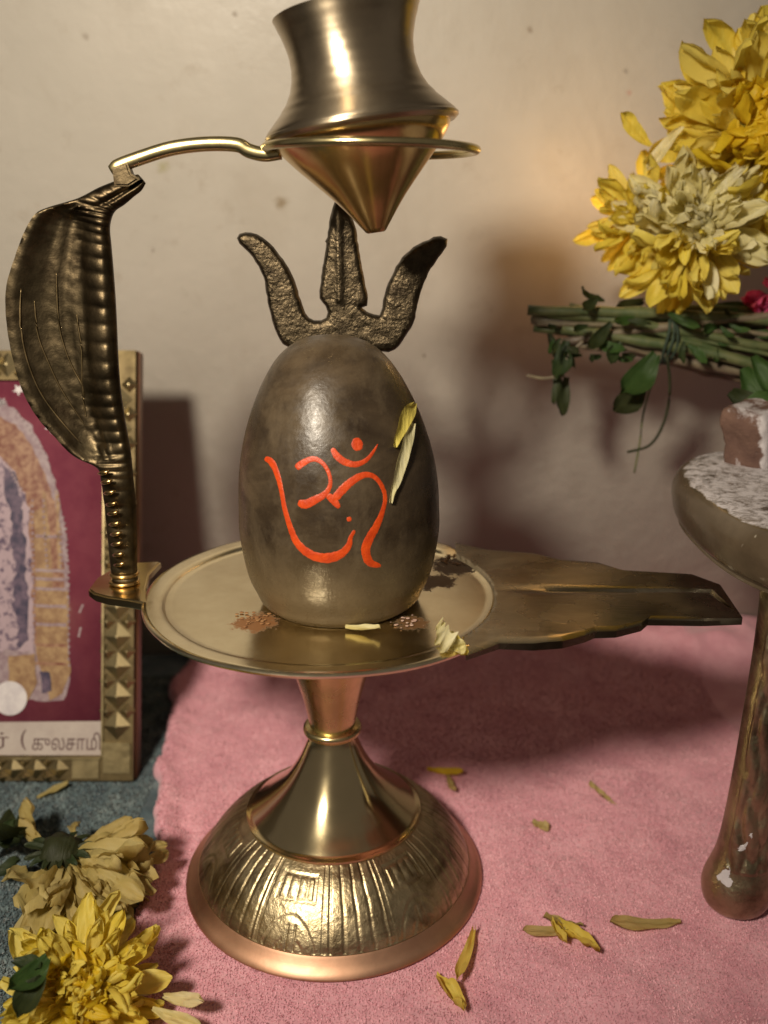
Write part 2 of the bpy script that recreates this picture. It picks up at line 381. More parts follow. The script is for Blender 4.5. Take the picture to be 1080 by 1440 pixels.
obj('stem', *lathe(prof, 96), BRASS, st)
# plate
prof = [(0, 8.90), (1.9, 8.90), (4.4, 8.93), (4.90, 8.98), (5.0, 9.04), (5.01, 9.10), (4.96, 9.15), (4.86, 9.155), (4.60, 9.14), (4.48, 9.13), (4.43, 9.06), (4.38, 9.02), (4.2, 9.02), (0, 9.02)]
def plate_wob(a, j, r, z): return r * (1 + .002 * math.sin(5 * a) + .0015 * math.sin(11 * a + 1)), z + (.012 * math.sin(3 * a + 1) * (r / 5) ** 2) - (.13 if r > 4.45 and z > 9.03 else 0) * float(sstep(.80, .66, abs((a + math.pi) % (2 * math.pi) - math.pi)))
o = obj('plate', *lathe(prof, 220, disp=plate_wob), PLATE, st, 50)
# leaf-shaped spout: a shallow V in section along a groove
top = [(640, 762), (689, 773), (751, 780), (787, 789), (840, 793), (876, 804), (973, 809), (1013, 824), (1044, 870)]
bot = [(655, 921), (702, 905), (751, 907), (791, 904), (822, 896), (836, 890), (867, 889), (902, 880), (911, 872), (990, 873), (1044, 871)]
gl = [(648, 831), (690, 830), (780, 829), (860, 830), (940, 830), (1000, 831), (1044, 870)]
def resamp(pts, n, fn): 
    P = [fn(*p) for p in pts]; L = [0]
    for a, b in zip(P, P[1:]): L.append(L[-1] + (b - a).length)
    out = []
    for i in range(n):
        s_ = L[-1] * i / (n - 1); k = max(j for j in range(len(L)) if L[j] <= s_ + 1e-9); k = min(k, len(P) - 2)
        out.append(P[k].lerp(P[k + 1], (s_ - L[k]) / max(1e-9, L[k + 1] - L[k])))
    return out
fz = lambda px, py: at(px, py, z=9.1)
NR = 170
A, G, B = resamp(top, NR, fz), resamp(gl, NR, fz), resamp(bot, NR, fz)
V = []; nc = 41
for i in range(NR):
    row = []
    for j in range(nc):
        u = j / (nc - 1) * 2 - 1; p = G[i].lerp(A[i], -u) if u < 0 else G[i].lerp(B[i], u)
        fade = min(1, max(0, i - 14) / 34); end = max(0, 1 - i / (NR - 1))
        z = 9.16 + .10 * abs(u) * fade * end - (.085 * max(0, 1 - abs(u) / .09)) * (1 if i < NR - 11 else 0) * fade - .05 * (abs(u) == 1)
        k_ = float(sstep(4.40, 4.50, math.hypot(p.x, p.y))); z = 8.98 * (1 - k_) + (z - .03) * k_
        row.append(Vector((p.x, p.y, z)))
    V += row + [Vector((q.x, q.y, min(8.95, q.z - .03))) for q in row[::-1]]
w_ = 2 * nc; Fc = []
for i in range(NR - 1):
    for j in range(w_):
        k = (j + 1) % w_; Fc.append((i * w_ + j, (i + 1) * w_ + j, (i + 1) * w_ + k, i * w_ + k))
Fc += [tuple(range(w_)), tuple(range((NR - 1) * w_, NR * w_))[::-1]]
clean(obj('leaf_spout', V, Fc, SPOUT, st), 35)
# pointed tab on the left
tab = [(124, 828), (136, 812), (156, 800), (185, 791), (226, 789), (210, 806), (205, 828), (209, 849), (180, 843), (150, 839), (132, 834)]
extrude_outline('pointed_tab', [at(*p, z=9.15) for p in tab], (0, 0, -1), .26, POLISH, st, .05)

# cobra
Lc = [(160, 826), (158, 812), (156, 800), (152, 760), (147, 710), (142, 672), (135, 655), (108, 640), (82, 612), (58, 585), (38, 550), (24, 505), (15, 455), (14, 405), (26, 362), (40, 325), (54, 302), (70, 292), (110, 279), (138, 264), (160, 255), (178, 248), (194, 245)]
Rc = [(194, 826), (194, 812), (193, 800), (193, 760), (191, 710), (188, 675), (186, 655), (183, 632), (178, 605), (173, 575), (169, 545), (166, 505), (164, 460), (162, 420), (159, 380), (156, 345), (154, 322), (157, 306), (163, 296), (175, 288), (188, 277), (199, 268), (205, 258)]
n1 = 300; LL = catmull([tuple(at(*p, y=.4)) for p in Lc], n1); RR = catmull([tuple(at(*p, y=.4)) for p in Rc], n1)
V = []; nc = 22
for i in range(n1 + 1):
    L_, R_ = Vector(LL[i]), Vector(RR[i]); wd = (R_ - L_).length; v = i / n1
    hood = float(sstep(.24, .36, v) * sstep(.88, .72, v)); head = float(sstep(.76, .88, v))
    rt = min(.40, wd * .5)                     # radius of the round body column
    ax = (R_ - L_).normalized(); fr, bk = [], []
    for j in range(nc):
        u = j / (nc - 1); d = (1 - u) * wd     # distance from the right edge
        body = math.sqrt(max(0, 1 - ((d - rt) / rt) ** 2)) * rt if d < 2 * rt else 0
        e = min(1, u * wd / .10)
        shell = (.07 + .05 * math.sin(math.pi * u)) * math.sqrt(e)
        dish = .42 * hood * math.sin(math.pi * min(1, u * 1.05)) - .25 * hood * (1 - u)
        full = math.sqrt(max(0, 1 - (2 * u - 1) ** 2)) * wd * .5 * .72
        t_f = hood * max(body * .8, shell) + (1 - hood) * full
        sc = abs(math.sin(v * n1 * .40)); rib = .055 * (sc ** .6) * (1.0 if d < 2.1 * rt else .10 + .25 * max(0, .25 - u)) * float(sstep(.93, .8, v)) * (1 if hood > .2 else .7) * (0 if j in (0, nc - 1) else 1)
        vein = 0
        if hood > .5:
            for c0, am in ((.26 + .38 * (1 - v), .06), (.48 + .28 * (1 - v), .05), (.10, .04)):
                vein += am * math.exp(-((u - c0) / .035) ** 2)
        if hood > .2 and d > 2.0 * rt: rib += hood * (.016 * abs(math.sin((v * 44 + u * 4.5) * math.pi)) ** .5 + .008 * nz(u * 14, v * 60, 3))
        lip = .12 * head * math.exp(-((u - .62) / .10) ** 2) * -1
        p = L_ + ax * (u * wd)
        fr.append(p + Vector((0, dish - t_f - rib - vein - lip, 0))); bk.append(p + Vector((0, dish + t_f * .8 + rib, 0)))
    V += fr + bk[::-1]
w_ = 2 * nc; Fc = []
for i in range(n1):
    for j in range(w_):
        k = (j + 1) % w_; Fc.append((i * w_ + j, i * w_ + k, (i + 1) * w_ + k, (i + 1) * w_ + j))
Fc += [tuple(range(w_))[::-1], tuple(range(n1 * w_, (n1 + 1) * w_))]
cb = clean(obj('cobra', V, Fc, COBRA, st), 80)
hb = BVHTree.FromPolygons([tuple(v.co / K + ORG[cb]) for v in cb.data.vertices], [tuple(p.vertices) for p in cb.data.polygons])
for line in ([(48, 420), (50, 440), (53, 473), (67, 507), (83, 543), (107, 580), (123, 603)], [(79, 380), (80, 407), (82, 453), (90, 487), (103, 520), (117, 543), (119, 562)], [(108, 440), (110, 460), (115, 493), (116, 553), (122, 590)], [(30, 400), (28, 450), (36, 500), (55, 550), (84, 590), (118, 628)]):
    P = []
    for q_ in catmull(line, 26):
        h_ = hb.ray_cast(Vector(CAM), Vector(ray(*q_)).normalized())
        if h_[0]: P.append(h_[0])
    P = [sum((P[max(0, min(len(P) - 1, i + k))] for k in (-2, -1, 0, 1, 2)), Vector()) / 5 for i in range(len(P))]
    obj('hood_vein', *tube(P, [.028 * min(1, .3 + min(i, len(P) - 1 - i) / 5) for i in range(len(P))], 7), VEIN, cb)
# bright rubbed scutes down the neck
sc_p = [(143, 664), (147, 677), (151, 692), (154, 708), (156, 721), (158, 736), (160, 750), (161, 764), (163, 779), (165, 793)]
parts = []
for i, (px, py) in enumerate(sc_p):
    a = at(px - 5, py + 2, y=.12); b = at(px + 3, py + 1, y=-.10); c = at(px + 11, py - 2, y=-.12)
    V, Fc = tube(catmull([tuple(a), tuple(b), tuple(c)], 6), [.02, .05, .065, .07, .06, .045, .02], 7); parts.append((V, Fc))
    o = obj('scute', V, Fc, NECK, cb)
for r_, (px, py) in ((.35, (175, 806)), (.37, (175, 817))):
    c = at(px, py, y=.4); V, Fc = tube([(c.x + r_ * 1.02 * math.cos(t), c.y + r_ * .9 * math.sin(t), c.z) for t in np.linspace(0, 2 * math.pi, 33)[:-1]], .055, 8, True)
    obj('neck_ring', V, Fc, NECK, cb)
# arm from the cobra's head and the ring that carries the pot
arm = [(156, 240), (170, 232), (200, 221), (235, 210), (270, 204), (305, 202), (335, 204), (350, 212), (372, 217), (395, 214)]
P = catmull([tuple(at(*p, y=.3)) for p in arm], 40)
obj('arm', *tube(P, [.17 if i > 2 else .12 + .02 * i for i in range(41)], 14, False, .62, (0, 1, 0)), BRASS, st)
extrude_outline('arm_bracket', [at(*p, y=.12) for p in [(157, 236), (178, 228), (184, 244), (196, 252), (180, 262), (160, 262)]], (0, 1, 0), .36, COBRA, st, .05)
rc = at(522, 210, y=0); RX = 2.47
ringP = [(rc.x + RX * math.cos(t), RX * math.sin(t), rc.z - .03 * math.cos(t)) for t in np.linspace(0, 2 * math.pi, 97)[:-1]]
obj('holder_ring', *tube(ringP, .12, 12, True, .85), BRASS, st)

# trident
tr = [(332.6, 335), (336, 329), (344, 326), (361, 329), (380, 343), (402, 371), (414.5, 396.5), (422, 422), (429, 440.6), (434, 448), (441, 451.6), (451, 451.6), (458, 447), (460, 440.6), (457, 431), (448.5, 420), (449, 408), (450.7, 396.5), (454, 370), (458.5, 343), (457, 339), (460, 333), (465, 299), (470, 284), (484, 270), (488, 284), (493, 298), (501, 324), (505, 352), (510.5, 384), (514, 402), (517.7, 418.5), (516, 430), (509, 433), (516, 439), (524.7, 442), (534, 444), (537, 434), (539, 421.7), (543, 405), (550, 390), (557, 375), (565.6, 362), (576, 352), (587.6, 344.5), (609.7, 333.5), (620, 332), (630, 336), (629, 346), (617, 362), (603, 384), (594, 405), (587.6, 428), (584, 447), (578, 462.6), (565.6, 481.5), (556, 492), (546.7, 495.7), (530, 496), (515, 500), (511, 530)]
trb = [(455, 530), (452, 500), (430, 497), (410, 492), (397, 484.7), (389, 471), (383, 456), (376, 425), (370, 390), (363, 375), (354.6, 362), (344, 351), (335.7, 343)]
pts = [at(*p, y=2.5) for p in tr]; pb = [at(*p, y=2.5) for p in trb]
foot = [Vector((pts[-1].x - .08, 2.5, 9.15)), Vector((pb[0].x + .08, 2.5, 9.15))]
outline = pts + foot + pb
rnd = random.Random(3)
def rough(ps):
    out = []
    for a, b in zip(ps, ps[1:] + ps[:1]):
        n = max(1, int((b - a).length / .12))
        for i in range(n):
            q = a.lerp(b, i / n); out.append(q + Vector((rnd.uniform(-1, 1), 0, rnd.uniform(-1, 1))) * .013)
    return out
from mathutils.geometry import delaunay_2d_cdt
def cast_body(name, ring, yc, half, soft, mat, parent):
    ring = [Vector((p.x, p.z)) for p in ring]; n = len(ring); seg = [(ring[i], ring[(i + 1) % n]) for i in range(n)]
    A_ = np.array([[a.x, a.y] for a, b in seg]); B_ = np.array([[b.x, b.y] for a, b in seg])
    def dist(p):
        ab = B_ - A_; t = np.clip(((p - A_) * ab).sum(1) / ((ab * ab).sum(1) + 1e-12), 0, 1); return np.sqrt((((A_ + ab * t[:, None]) - p) ** 2).sum(1).min())
    def inside(p):
        c = ((A_[:, 1] > p[1]) != (B_[:, 1] > p[1])) & (p[0] < (B_[:, 0] - A_[:, 0]) * (p[1] - A_[:, 1]) / (B_[:, 1] - A_[:, 1] + 1e-12) + A_[:, 0]); return c.sum() % 2 == 1
    g = .075; pts = [v for v in ring]
    for x in np.arange(A_[:, 0].min(), A_[:, 0].max(), g):
        for z in np.arange(A_[:, 1].min(), A_[:, 1].max(), g):
            p = np.array([x, z])
            if inside(p) and dist(p) > g * .55: pts.append(Vector(p))
    vs, _, fs, *_r = delaunay_2d_cdt(pts, [(i, (i + 1) % n) for i in range(n)], [tuple(range(n))], 1, 1e-6)
    D_ = [dist(np.array([v.x, v.y])) for v in vs]; bd = [d < 1e-4 for d in D_]
    H = [0 if b_ else half * math.sqrt(1 - (1 - min(1, d / soft)) ** 2) for d, b_ in zip(D_, bd)]
    spine = [math.exp(-((v.x - .26) / .07) ** 2) * .09 * (1 if 16.6 < v.y < 19 else 0) * min(1, d * 6) + .035 * math.exp(-((d - .09) / .035) ** 2) for v, d in zip(vs, D_)]
    V = [(v.x, yc - h - s_ * (h > 0) - .018 * noise.noise(Vector((v.x * 5, v.y * 5, 0))), v.y) for v, h, s_ in zip(vs, H, spine)]; m_ = len(V)
    V += [(v.x, yc + h, v.y) for v, h in zip(vs, H)]
    back = [i if bd[i] else i + m_ for i in range(m_)]
    return clean(obj(name, V, [tuple(f) for f in fs] + [tuple(back[i] for i in f)[::-1] for f in fs], mat, parent), None)
td = cast_body('trident', rough(outline), 2.62, .19, .22, TRI, st)
# ------------------------------------------------------------------ the stone
sx, sy = .31, -.4
prof0 = [(0, 9.03), (1.7, 9.03), (1.93, 9.07), (2.10, 9.22), (2.20, 9.45), (2.37, 9.85), (2.50, 10.45), (2.58, 11.1), (2.57, 11.65), (2.54, 12.3), (2.45, 12.95), (2.29, 13.6), (2.08, 14.2), (1.88, 14.65), (1.65, 15.08), (1.38, 15.47), (1.04, 15.78), (.62, 15.98), (.3, 16.03), (0, 16.04)]
prof = [tuple(np.maximum(p, [0, 0])) for p in catmull(prof0, 90)]
def st_d(a, j, r, z):
    k = (z - 9) / 7; q = 1 + .012 * math.sin(2 * a + 1) + .01 * nz(math.cos(a) * 1.2, math.sin(a) * 1.2, z * .4); return r * q, z
V, Fc = lathe(prof, 140, (sx, sy, 0), disp=st_d)
V = [Vector((v.x - .14 * max(0, (v.z - 12) / 4) ** 1.5, v.y, v.z)) for v in V]
stone = obj('lingam_stone', V, Fc, STONE, origin=(sx, sy, 9.03))
props(stone, 'dark egg-shaped polished stone with red painted symbol, standing on the brass plate', 'stone')
bvh = BVHTree.FromPolygons([tuple(v) for v in V], [tuple(f) for f in Fc])
def hit(px, py):
    r = Vector(ray(px, py)).normalized(); h = bvh.ray_cast(Vector(CAM), r)
    return (h[0], h[1] if h[1].dot(r) < 0 else -h[1]) if h[0] else (None, None)
def stroke(pts, name, thick=.007, nsub=7):
    pts = [(340 + x / 4.909, 600 + y / 4.909, wd / 4.909 * .61) for x, y, wd in pts]
    n = max(10, len(pts) * 7); C_ = catmull(pts, n); rows = []
    for i, c in enumerate(C_):
        a = C_[max(0, i - 1)]; b = C_[min(n, i + 1)]; t = (b - a)[:2]; t = t / (np.linalg.norm(t) + 1e-9); nn = np.array([-t[1], t[0]])
        hw = c[2] * (1 + .16 * nz(i * .8, len(pts), 3)); e = min(i, n - i); hw *= min(1, math.sqrt((e + .5) / 3.0)); row = []
        for k in range(nsub):
            u = k / (nsub - 1) * 2 - 1; h, nr = hit(c[0] + nn[0] * u * hw, c[1] + nn[1] * u * hw)
            th = thick * (1 - u ** 4) * (.75 + .5 * nz(i * .3, k, 5)) if abs(u) < 1 else -.01
            if e == 0: th = -.01
            row.append(h + nr * th)
        rows.append(row)
    V = [v for r in rows for v in r]; m = len(rows)
    Fc = [(i * nsub + k, i * nsub + k + 1, (i + 1) * nsub + k + 1, (i + 1) * nsub + k) for i in range(m - 1) for k in range(nsub - 1)]
    return V, Fc
OM = [[(155, 215, 36), (205, 245, 48), (245, 330, 40), (275, 450, 33), (295, 560, 34), (330, 680, 40), (375, 790, 50), (440, 860, 60), (520, 900, 66), (610, 905, 74), (690, 875, 60), (738, 820, 46), (752, 765, 30), (782, 712, 24)],
      [(372, 290, 52), (420, 252, 48), (490, 222, 40), (550, 245, 32), (592, 300, 28), (612, 370, 28), (600, 430, 34), (560, 475, 48), (500, 508, 60), (440, 535, 66), (385, 522, 48)],
      [(590, 470, 44), (635, 510, 56), (675, 565, 28)],
      [(635, 505, 60), (700, 430, 62), (770, 370, 56), (850, 332, 44), (920, 350, 34), (972, 420, 32), (990, 500, 30), (970, 590, 36), (928, 690, 54), (882, 770, 64), (855, 850, 66), (882, 935, 60), (968, 965, 26)],
      [(622, 145, 34), (655, 200, 50), (715, 245, 50), (790, 260, 42), (860, 230, 32), (910, 170, 20), (942, 115, 7)],
      [(788, 75, 40), (796, 120, 84), (804, 168, 50)],
      [(738, 622, 26), (741, 640, 36), (744, 655, 24)]]
for s_ in OM: obj('symbol_stroke', *stroke(s_, 'symbol_stroke'), OMRED, stone)

# ------------------------------------------------------------------ the water pot in the ring
tip = at(529, 327, y=0); axis = Vector((-.142, .02, 1)).normalized()
Mx = Vector((0, 0, 1)).rotation_difference(axis).to_matrix()
pot = thing('water_pot', tip, 'small waisted brass pot with pointed base, tilted in the ring of the stand', 'pot')
body = catmull([(2.08, 2.27), (2.22, 2.31), (2.27, 2.41), (2.20, 2.53), (1.98, 2.74), (1.75, 2.98), (1.57, 3.26), (1.47, 3.56), (1.44, 3.88), (1.48, 4.24), (1.58, 4.56), (1.67, 4.80)], 70)
body = [tuple(p) for p in body] + [(1.69, 4.85), (1.65, 4.87), (1.58, 4.76), (1.44, 4.24), (1.40, 3.88), (1.43, 3.56), (1.52, 3.26), (1.70, 2.98), (1.93, 2.74), (2.12, 2.5)]
obj('neck', *lathe(body, 140, tip, Mx, disp=lambda a, j, r, z: (r * (1 + .010 * nz(math.cos(a) * 1.5, math.sin(a) * 1.5, z * .8) + .004 * math.sin(2 * a)) + .012 * math.exp(-((z - 4.3) / .05) ** 2) + .010 * math.exp(-((z - 2.95) / .05) ** 2) + .003 * math.sin(z * 26), z)), POT, pot, 50)
cone = [(0, .12), (.17, .06), (.20, 0), (.25, .03)] + [tuple(p) for p in catmull([(.30, .10), (.78, .72), (1.26, 1.24), (1.66, 1.66), (1.95, 2.00), (2.06, 2.18), (2.09, 2.30)], 36)]
obj('pointed_base', *lathe(cone, 120, tip, Mx), POTCONE, pot, 40)
V, Fc = lathe([(1.90, 2.26), (2.21, 2.28), (2.295, 2.35), (2.295, 2.41), (2.24, 2.455)], 120, tip, Mx); obj('seam', V, Fc, POT, pot, 40)

# ------------------------------------------------------------------ petals
def petal_mesh(name, mat, L=1.5, W=.5, bend=.6, cup=.25, seed=0, curl=0, rip=.06, blunt=.35, nl=12, nw=6):
    rr = random.Random(seed); V, Fc = [], []; ang = 0; y = z = 0.0; ph = rr.uniform(0, 9)
    for i in range(nl + 1):
        t = i / nl; wv = W * .5 * (.22 + .78 * math.sin(min(1, t * 1.25 + .04) * math.pi / 2)) * (1 if t < 1 - blunt else math.sqrt(max(0.03, 1 - ((t - 1 + blunt) / blunt) ** 2)))
        for k in range(nw + 1):
            s_ = k / nw * 2 - 1
            rz = rip * (nz(s_ * 1.6 + ph, t * 4 + ph, seed) + .5 * math.sin(s_ * 5 + ph) * t) * L + .045 * W * math.cos(s_ * 9.4) * (1 - .5 * t) + .35 * rip * L * nz(s_ * 4 + ph, t * 9, seed)
            cz = cup * W * (s_ * s_) * (1 - .4 * t)
            V.append(Vector((s_ * wv + .06 * W * math.sin(t * 5 + ph), y - math.sin(ang) * (cz + rz), z + math.cos(ang) * (cz + rz))))
        ang_step = bend / nl * (1 + 1.2 * t) + curl * (t > .7) / nl
        y += math.cos(ang) * L / nl; z += math.sin(ang) * L / nl; ang += ang_step
    for i in range(nl):
        for k in range(nw):
            a = i * (nw + 1) + k; Fc.append((a, a + 1, a + nw + 2, a + nw + 1))
    return mesh(name, V, Fc, mat)
def frame_mat(d, nrm):
    y = Vector(d).normalized(); z = Vector(nrm) - y * Vector(nrm).dot(y)
    if z.length < 1e-3: z = y.orthogonal()
    z.normalize(); x = y.cross(z); return Matrix((x, y, z)).transposed()
def place(name, me, parent, pos, M3, sc=1.0):
    o = bpy.data.objects.new(name, me); COL.objects.link(o); o.parent = parent
    loc = (Vector(pos) - ORG[parent]) * K if parent else Vector(pos) * K
    o.matrix_local = Matrix.Translation(loc) @ M3.to_4x4() @ Matrix.Scale(sc, 4); ORG[o] = Vector(pos); return o
def petals(prefix, mat, n, L, W, bends, **k): return [petal_mesh(prefix, mat, L * random.uniform(.85, 1.12), W * random.uniform(.8, 1.15), random.uniform(*bends), random.uniform(.1, .4), seed=i + hash_(prefix), **k) for i in range(n)]
def hash_(s_): return sum(ord(c) for c in s_)
def head(parent, center, face, rad, sets, n, lo=-25, hi=88, inner=.25, jit=.25, rnd_roll=.5, lens=(1.0, .45), skip=None, coremat=None, pick=None, dj=.12):
    """flower head facing 'face': n petals in a spiral from the outer ring (lo deg) to the middle (hi deg)"""
    q = Vector((0, 0, 1)).rotation_difference(Vector(face).normalized()).to_matrix(); c = Vector(center)
    core = put('flower_core', core_mesh(rad * inner, coremat or PDEEP), parent, c)
    for i in range(n):
        f = i / (n - 1); el = R(lo + (hi - lo) * f ** .85 + random.gauss(0, 5)); az = i * 2.39996 + random.gauss(0, jit)
        d = Vector((math.cos(az) * math.cos(el), math.sin(az) * math.cos(el), math.sin(el))); nrm = Vector((-math.cos(az) * math.sin(el), -math.sin(az) * math.sin(el), math.cos(el)))
        nrm = (nrm + Vector((random.gauss(0, rnd_roll), random.gauss(0, rnd_roll), 0))).normalized()
        d = (d + Vector([random.gauss(0, dj) for _ in 'xyz'])).normalized(); d, nrm = q @ d, q @ nrm
        pos = c + d * rad * inner * (.5 + .5 * random.random())
        if skip and skip(pos + d * rad * .6): continue
        dd = pos - Vector(CAM); DD = dd.dot(Vector(fw))
        if 540 + FPX * (dd + d * rad * .5).x / DD > 1150: continue      # outside the frame
        sset = sets[min(len(sets) - 1, int(f * len(sets) * .999))]
        if pick: sset = pick(d, sset)
        place('petal', random.choice(sset), parent, pos, frame_mat(d, nrm), rad * (lens[0] + (lens[1] - lens[0]) * f) * random.uniform(.82, 1.12))
def core_mesh(r, mat):
    V, Fc = lathe([(max(0, r * math.sin(t)), -r * math.cos(t)) for t in np.linspace(0, math.pi, 12)], 18)
    V = [v * (1 + .25 * noise.noise(v * 4)) for v in V]; return mesh('flower_core', V, Fc, mat)
yelA = petals('yellow_petal', PYEL, 10, .86, .25, (.0, 1.1), rip=.08)
yelB = petals('deep_petal', PDEEP, 6, .84, .24, (.6, 1.7), rip=.10)
palA = petals('cream_petal', PPALE, 10, .90, .25, (-.6, .9), rip=.13)
palB = petals('cream_inner', PPALE, 6, .80, .27, (.2, 1.5), rip=.13)
wilA = petals('wilted_petal', PWILT, 10, .95, .36, (-.8, .9), rip=.15)
pinA = petals('pink_petal', PPINK, 5, .9, .5, (.2, 1.3), rip=.1)
tinA = petals('floret', PDEEP, 4, .6, .24, (1.2, 2.8), rip=.12, nl=6, nw=2)

bq = thing('flower_bunch', at(960, 470, y=9.5), 'tied bunch of cut flowers, yellow and cream chrysanthemum heads over green stems, by the wall', 'bouquet')
h1 = put('flower_head', core_mesh(.5, PDEEP), bq, at(1078, 185, y=8.2)); h1['label'] = 'large bright yellow flower head at the top right'
head(h1, ORG[h1], (-.3, -.9, .0), 4.1, [yelA, yelA, yelA, yelB, yelB, tinA], 290, lo=-38, inner=.16, rnd_roll=.7, dj=.17)
h2 = put('flower_head', core_mesh(.5, PWILT), bq, at(975, 330, y=7.8)); h2['label'] = 'cream white flower head with crumpled petals'
head(h2, ORG[h2], (-.05, -.95, .25), 2.85, [palA, palA, palA, palB], 150, lo=-45, inner=.18, rnd_roll=.8, jit=.5, lens=(1.0, .72), dj=.24, pick=lambda d, q_: yelA if d.z < -.12 + random.gauss(0, .3) else q_)
h3 = put('flower_head', core_mesh(.5, PYEL), bq, at(912, 308, y=9.0)); h3['label'] = 'small yellow flower head half hidden behind the cream one'
head(h3, ORG[h3], (-.6, -.8, .05), 2.6, [yelA, yelA, yelA], 100, lo=-50, inner=.2, rnd_roll=.8, dj=.24)
h4 = put('flower_head', core_mesh(.3, PPINK), bq, at(1092, 425, y=9.0)); h4['label'] = 'pink flower head at the right edge'
head(h4, ORG[h4], (-.6, -.8, 0), 1.35, [pinA], 34, lo=-40, inner=.2, rnd_roll=.7)
# single stray petals standing out of the outline
for px, py, y_, tx, ty, sc, st_ in ((915, 205, 8.6, 868, 158, 1.75, yelA), (960, 180, 8.4, 905, 235, 2.0, palA), (1050, 235, 6.6, 1004, 272, 2.0, palA)):
    a = at(px, py, y=y_); b = at(tx, ty, y=y_ - .3); place('petal', random.choice(st_), h1, a, frame_mat(b - a, (-.2, -1, .3)), (b - a).length / .86)
# past 300 petals on the bunch: the ones that show least (small inner ones, backs) become one joined part
al = [(h, c) for h in (h1, h2, h3, h4) for c in h.children if c.name.startswith('petal')]
def show(h, c):
    d = c.matrix_basis.to_3x3() @ Vector((0, 1, 0)); return c.scale[0] * (1.35 if h is not h1 else 1) * (1.0 if d.normalized().y < .25 else .45)
al.sort(key=lambda q_: -show(*q_)); mats, V, Fc, MI = [], [], [], []
for h, c in al[295:]:
    m_ = c.data.materials[0]
    if m_ not in mats: mats.append(m_)
    b = len(V); V += [(c.matrix_basis @ v.co) / K + ORG[h] for v in c.data.vertices]
    for p in c.data.polygons: Fc.append(tuple(i + b for i in p.vertices)); MI.append(mats.index(m_))
    bpy.data.objects.remove(c)
ip = obj('inner_petals', V, Fc, mats[0], bq); ip['kind'] = 'stuff'
for m_ in mats[1:]: ip.data.materials.append(m_)
ip.data.polygons.foreach_set('material_index', MI)
# stems
def leaf(parent, a, b, nrm, W=.45, mat=LEAF, bend=.4, seed=1, name='leaf', cup=.25):
    L = (b - a).length; me = petal_mesh(name, mat, L, L * W, bend, cup, seed=seed, rip=.05, blunt=.75, nl=12, nw=6); return place(name, me, parent, a, frame_mat(b - a, nrm))
stems = [((742, 436), (1110, 452), .20, STEM), ((748, 446), (1110, 478), .24, STEMP), ((760, 452), (1110, 500), .22, STEM), ((800, 432), (1110, 462), .2, STEM), ((790, 462), (1110, 520), .22, STEM),
         ((830, 470), (1110, 530), .2, STEMP), ((850, 440), (1110, 440), .18, STEM), ((880, 488), (1110, 545), .17, STEMP), ((770, 440), (1100, 488), .17, STEM), ((860, 456), (1110, 470), .2, STEM), ((960, 505), (1110, 560), .16, STEMP)] + [((rng.uniform(745, 900), rng.uniform(436, 486)), (1112, rng.uniform(440, 545)), rng.uniform(.09, .17), (STEM, STEMP, STEM)[i % 3]) for i in range(14)]
for i, (a, b, r_, mt) in enumerate(stems):
    y0 = 9.2 + (i % 4) * .38; A_, B_ = at(*a, y=y0), at(*b, y=y0 - .8); P = []
    for k in range(15):
        t = k / 14; q = A_.lerp(B_, t); q.z += -.18 * math.sin(math.pi * t) * (1 if i % 2 else -.5) + .12 * nz(t * 4, i * 3.3, 1); q.y += .15 * nz(t * 3, i, 7); P.append(q)
    obj('stem', *tube(P, [r_ * (.9 + .25 * nz(k * .9, i, 2) + .25 * (k == 6 + i % 3)) for k in range(15)], 9), mt, bq)
for k, dx in enumerate((-5, 1, 7)):
    cx = at(933 + dx, 470, y=9.5); obj('thread', *tube([cx + Vector((.06 * math.sin(3 * t + k), -.95 * math.cos(t), 1.02 * math.sin(t))) for t in np.linspace(0, 2 * math.pi, 29)[:-1]], .055, 6, True), THREAD, bq)
LF = [((rng.uniform(770, 900), rng.uniform(440, 480)), (0, 0), 8.5, .4, LEAF, (0, -1, .4)) for _ in range(0)] + [((925, 500), (868, 572), 8.0, .52, LEAF, (-.3, -1, .4)), ((908, 540), (855, 595), 8.4, .55, LEAFD, (0, -1, .7)), ((830, 475), (880, 505), 8.8, .35, LEAF, (0, -1, .5)), ((800, 480), (785, 545), 8.8, .5, LEAFD, (-.5, -1, 0)),
      ((795, 530), (778, 592), 8.9, .40, LEAFD, (.3, -1, 0)), ((860, 455), (815, 500), 8.7, .35, LEAFD, (0, -1, .3)), ((838, 420), (812, 445), 8.6, .5, LEAFD, (0, -1, .3)), ((870, 480), (850, 520), 8.6, .5, LEAFD, (0, -1, .2)),
      ((1040, 520), (1085, 600), 7.2, .55, LEAF, (-.3, -1, .6)), ((1022, 556), (1092, 606), 5.6, .62, LEAFD, (0, -1, .5)), ((1040, 575), (1100, 560), 5.2, .6, LEAF, (0, -1, .5)), ((940, 440), (985, 470), 8.3, .3, LEAF, (0, -1, .3)), ((1060, 500), (1090, 560), 7.0, .5, LEAF, (-.3, -1, .2)),
      ((780, 505), (800, 570), 9.2, .3, LEAFD, (-.8, -.6, 0)), ((960, 480), (955, 520), 8.3, .3, LEAFD, (0, -1, 0)), ((850, 425), (800, 415), 9.0, .3, LEAFD, (0, -1, .8)), ((770, 470), (800, 530), 9.3, .35, LEAFD, (.4, -1, 0)),
      ((1075, 300), (1110, 400), 9.5, .6, LEAFD, (0, -1, 0)), ((1040, 300), (1100, 330), 9.9, .6, LEAFD, (0, -1, 0)), ((1000, 430), (1080, 450), 9.9, .4, LEAFD, (0, -1, 0)), ((905, 425), (850, 440), 9.9, .4, LEAFD, (0, -1, .3))]
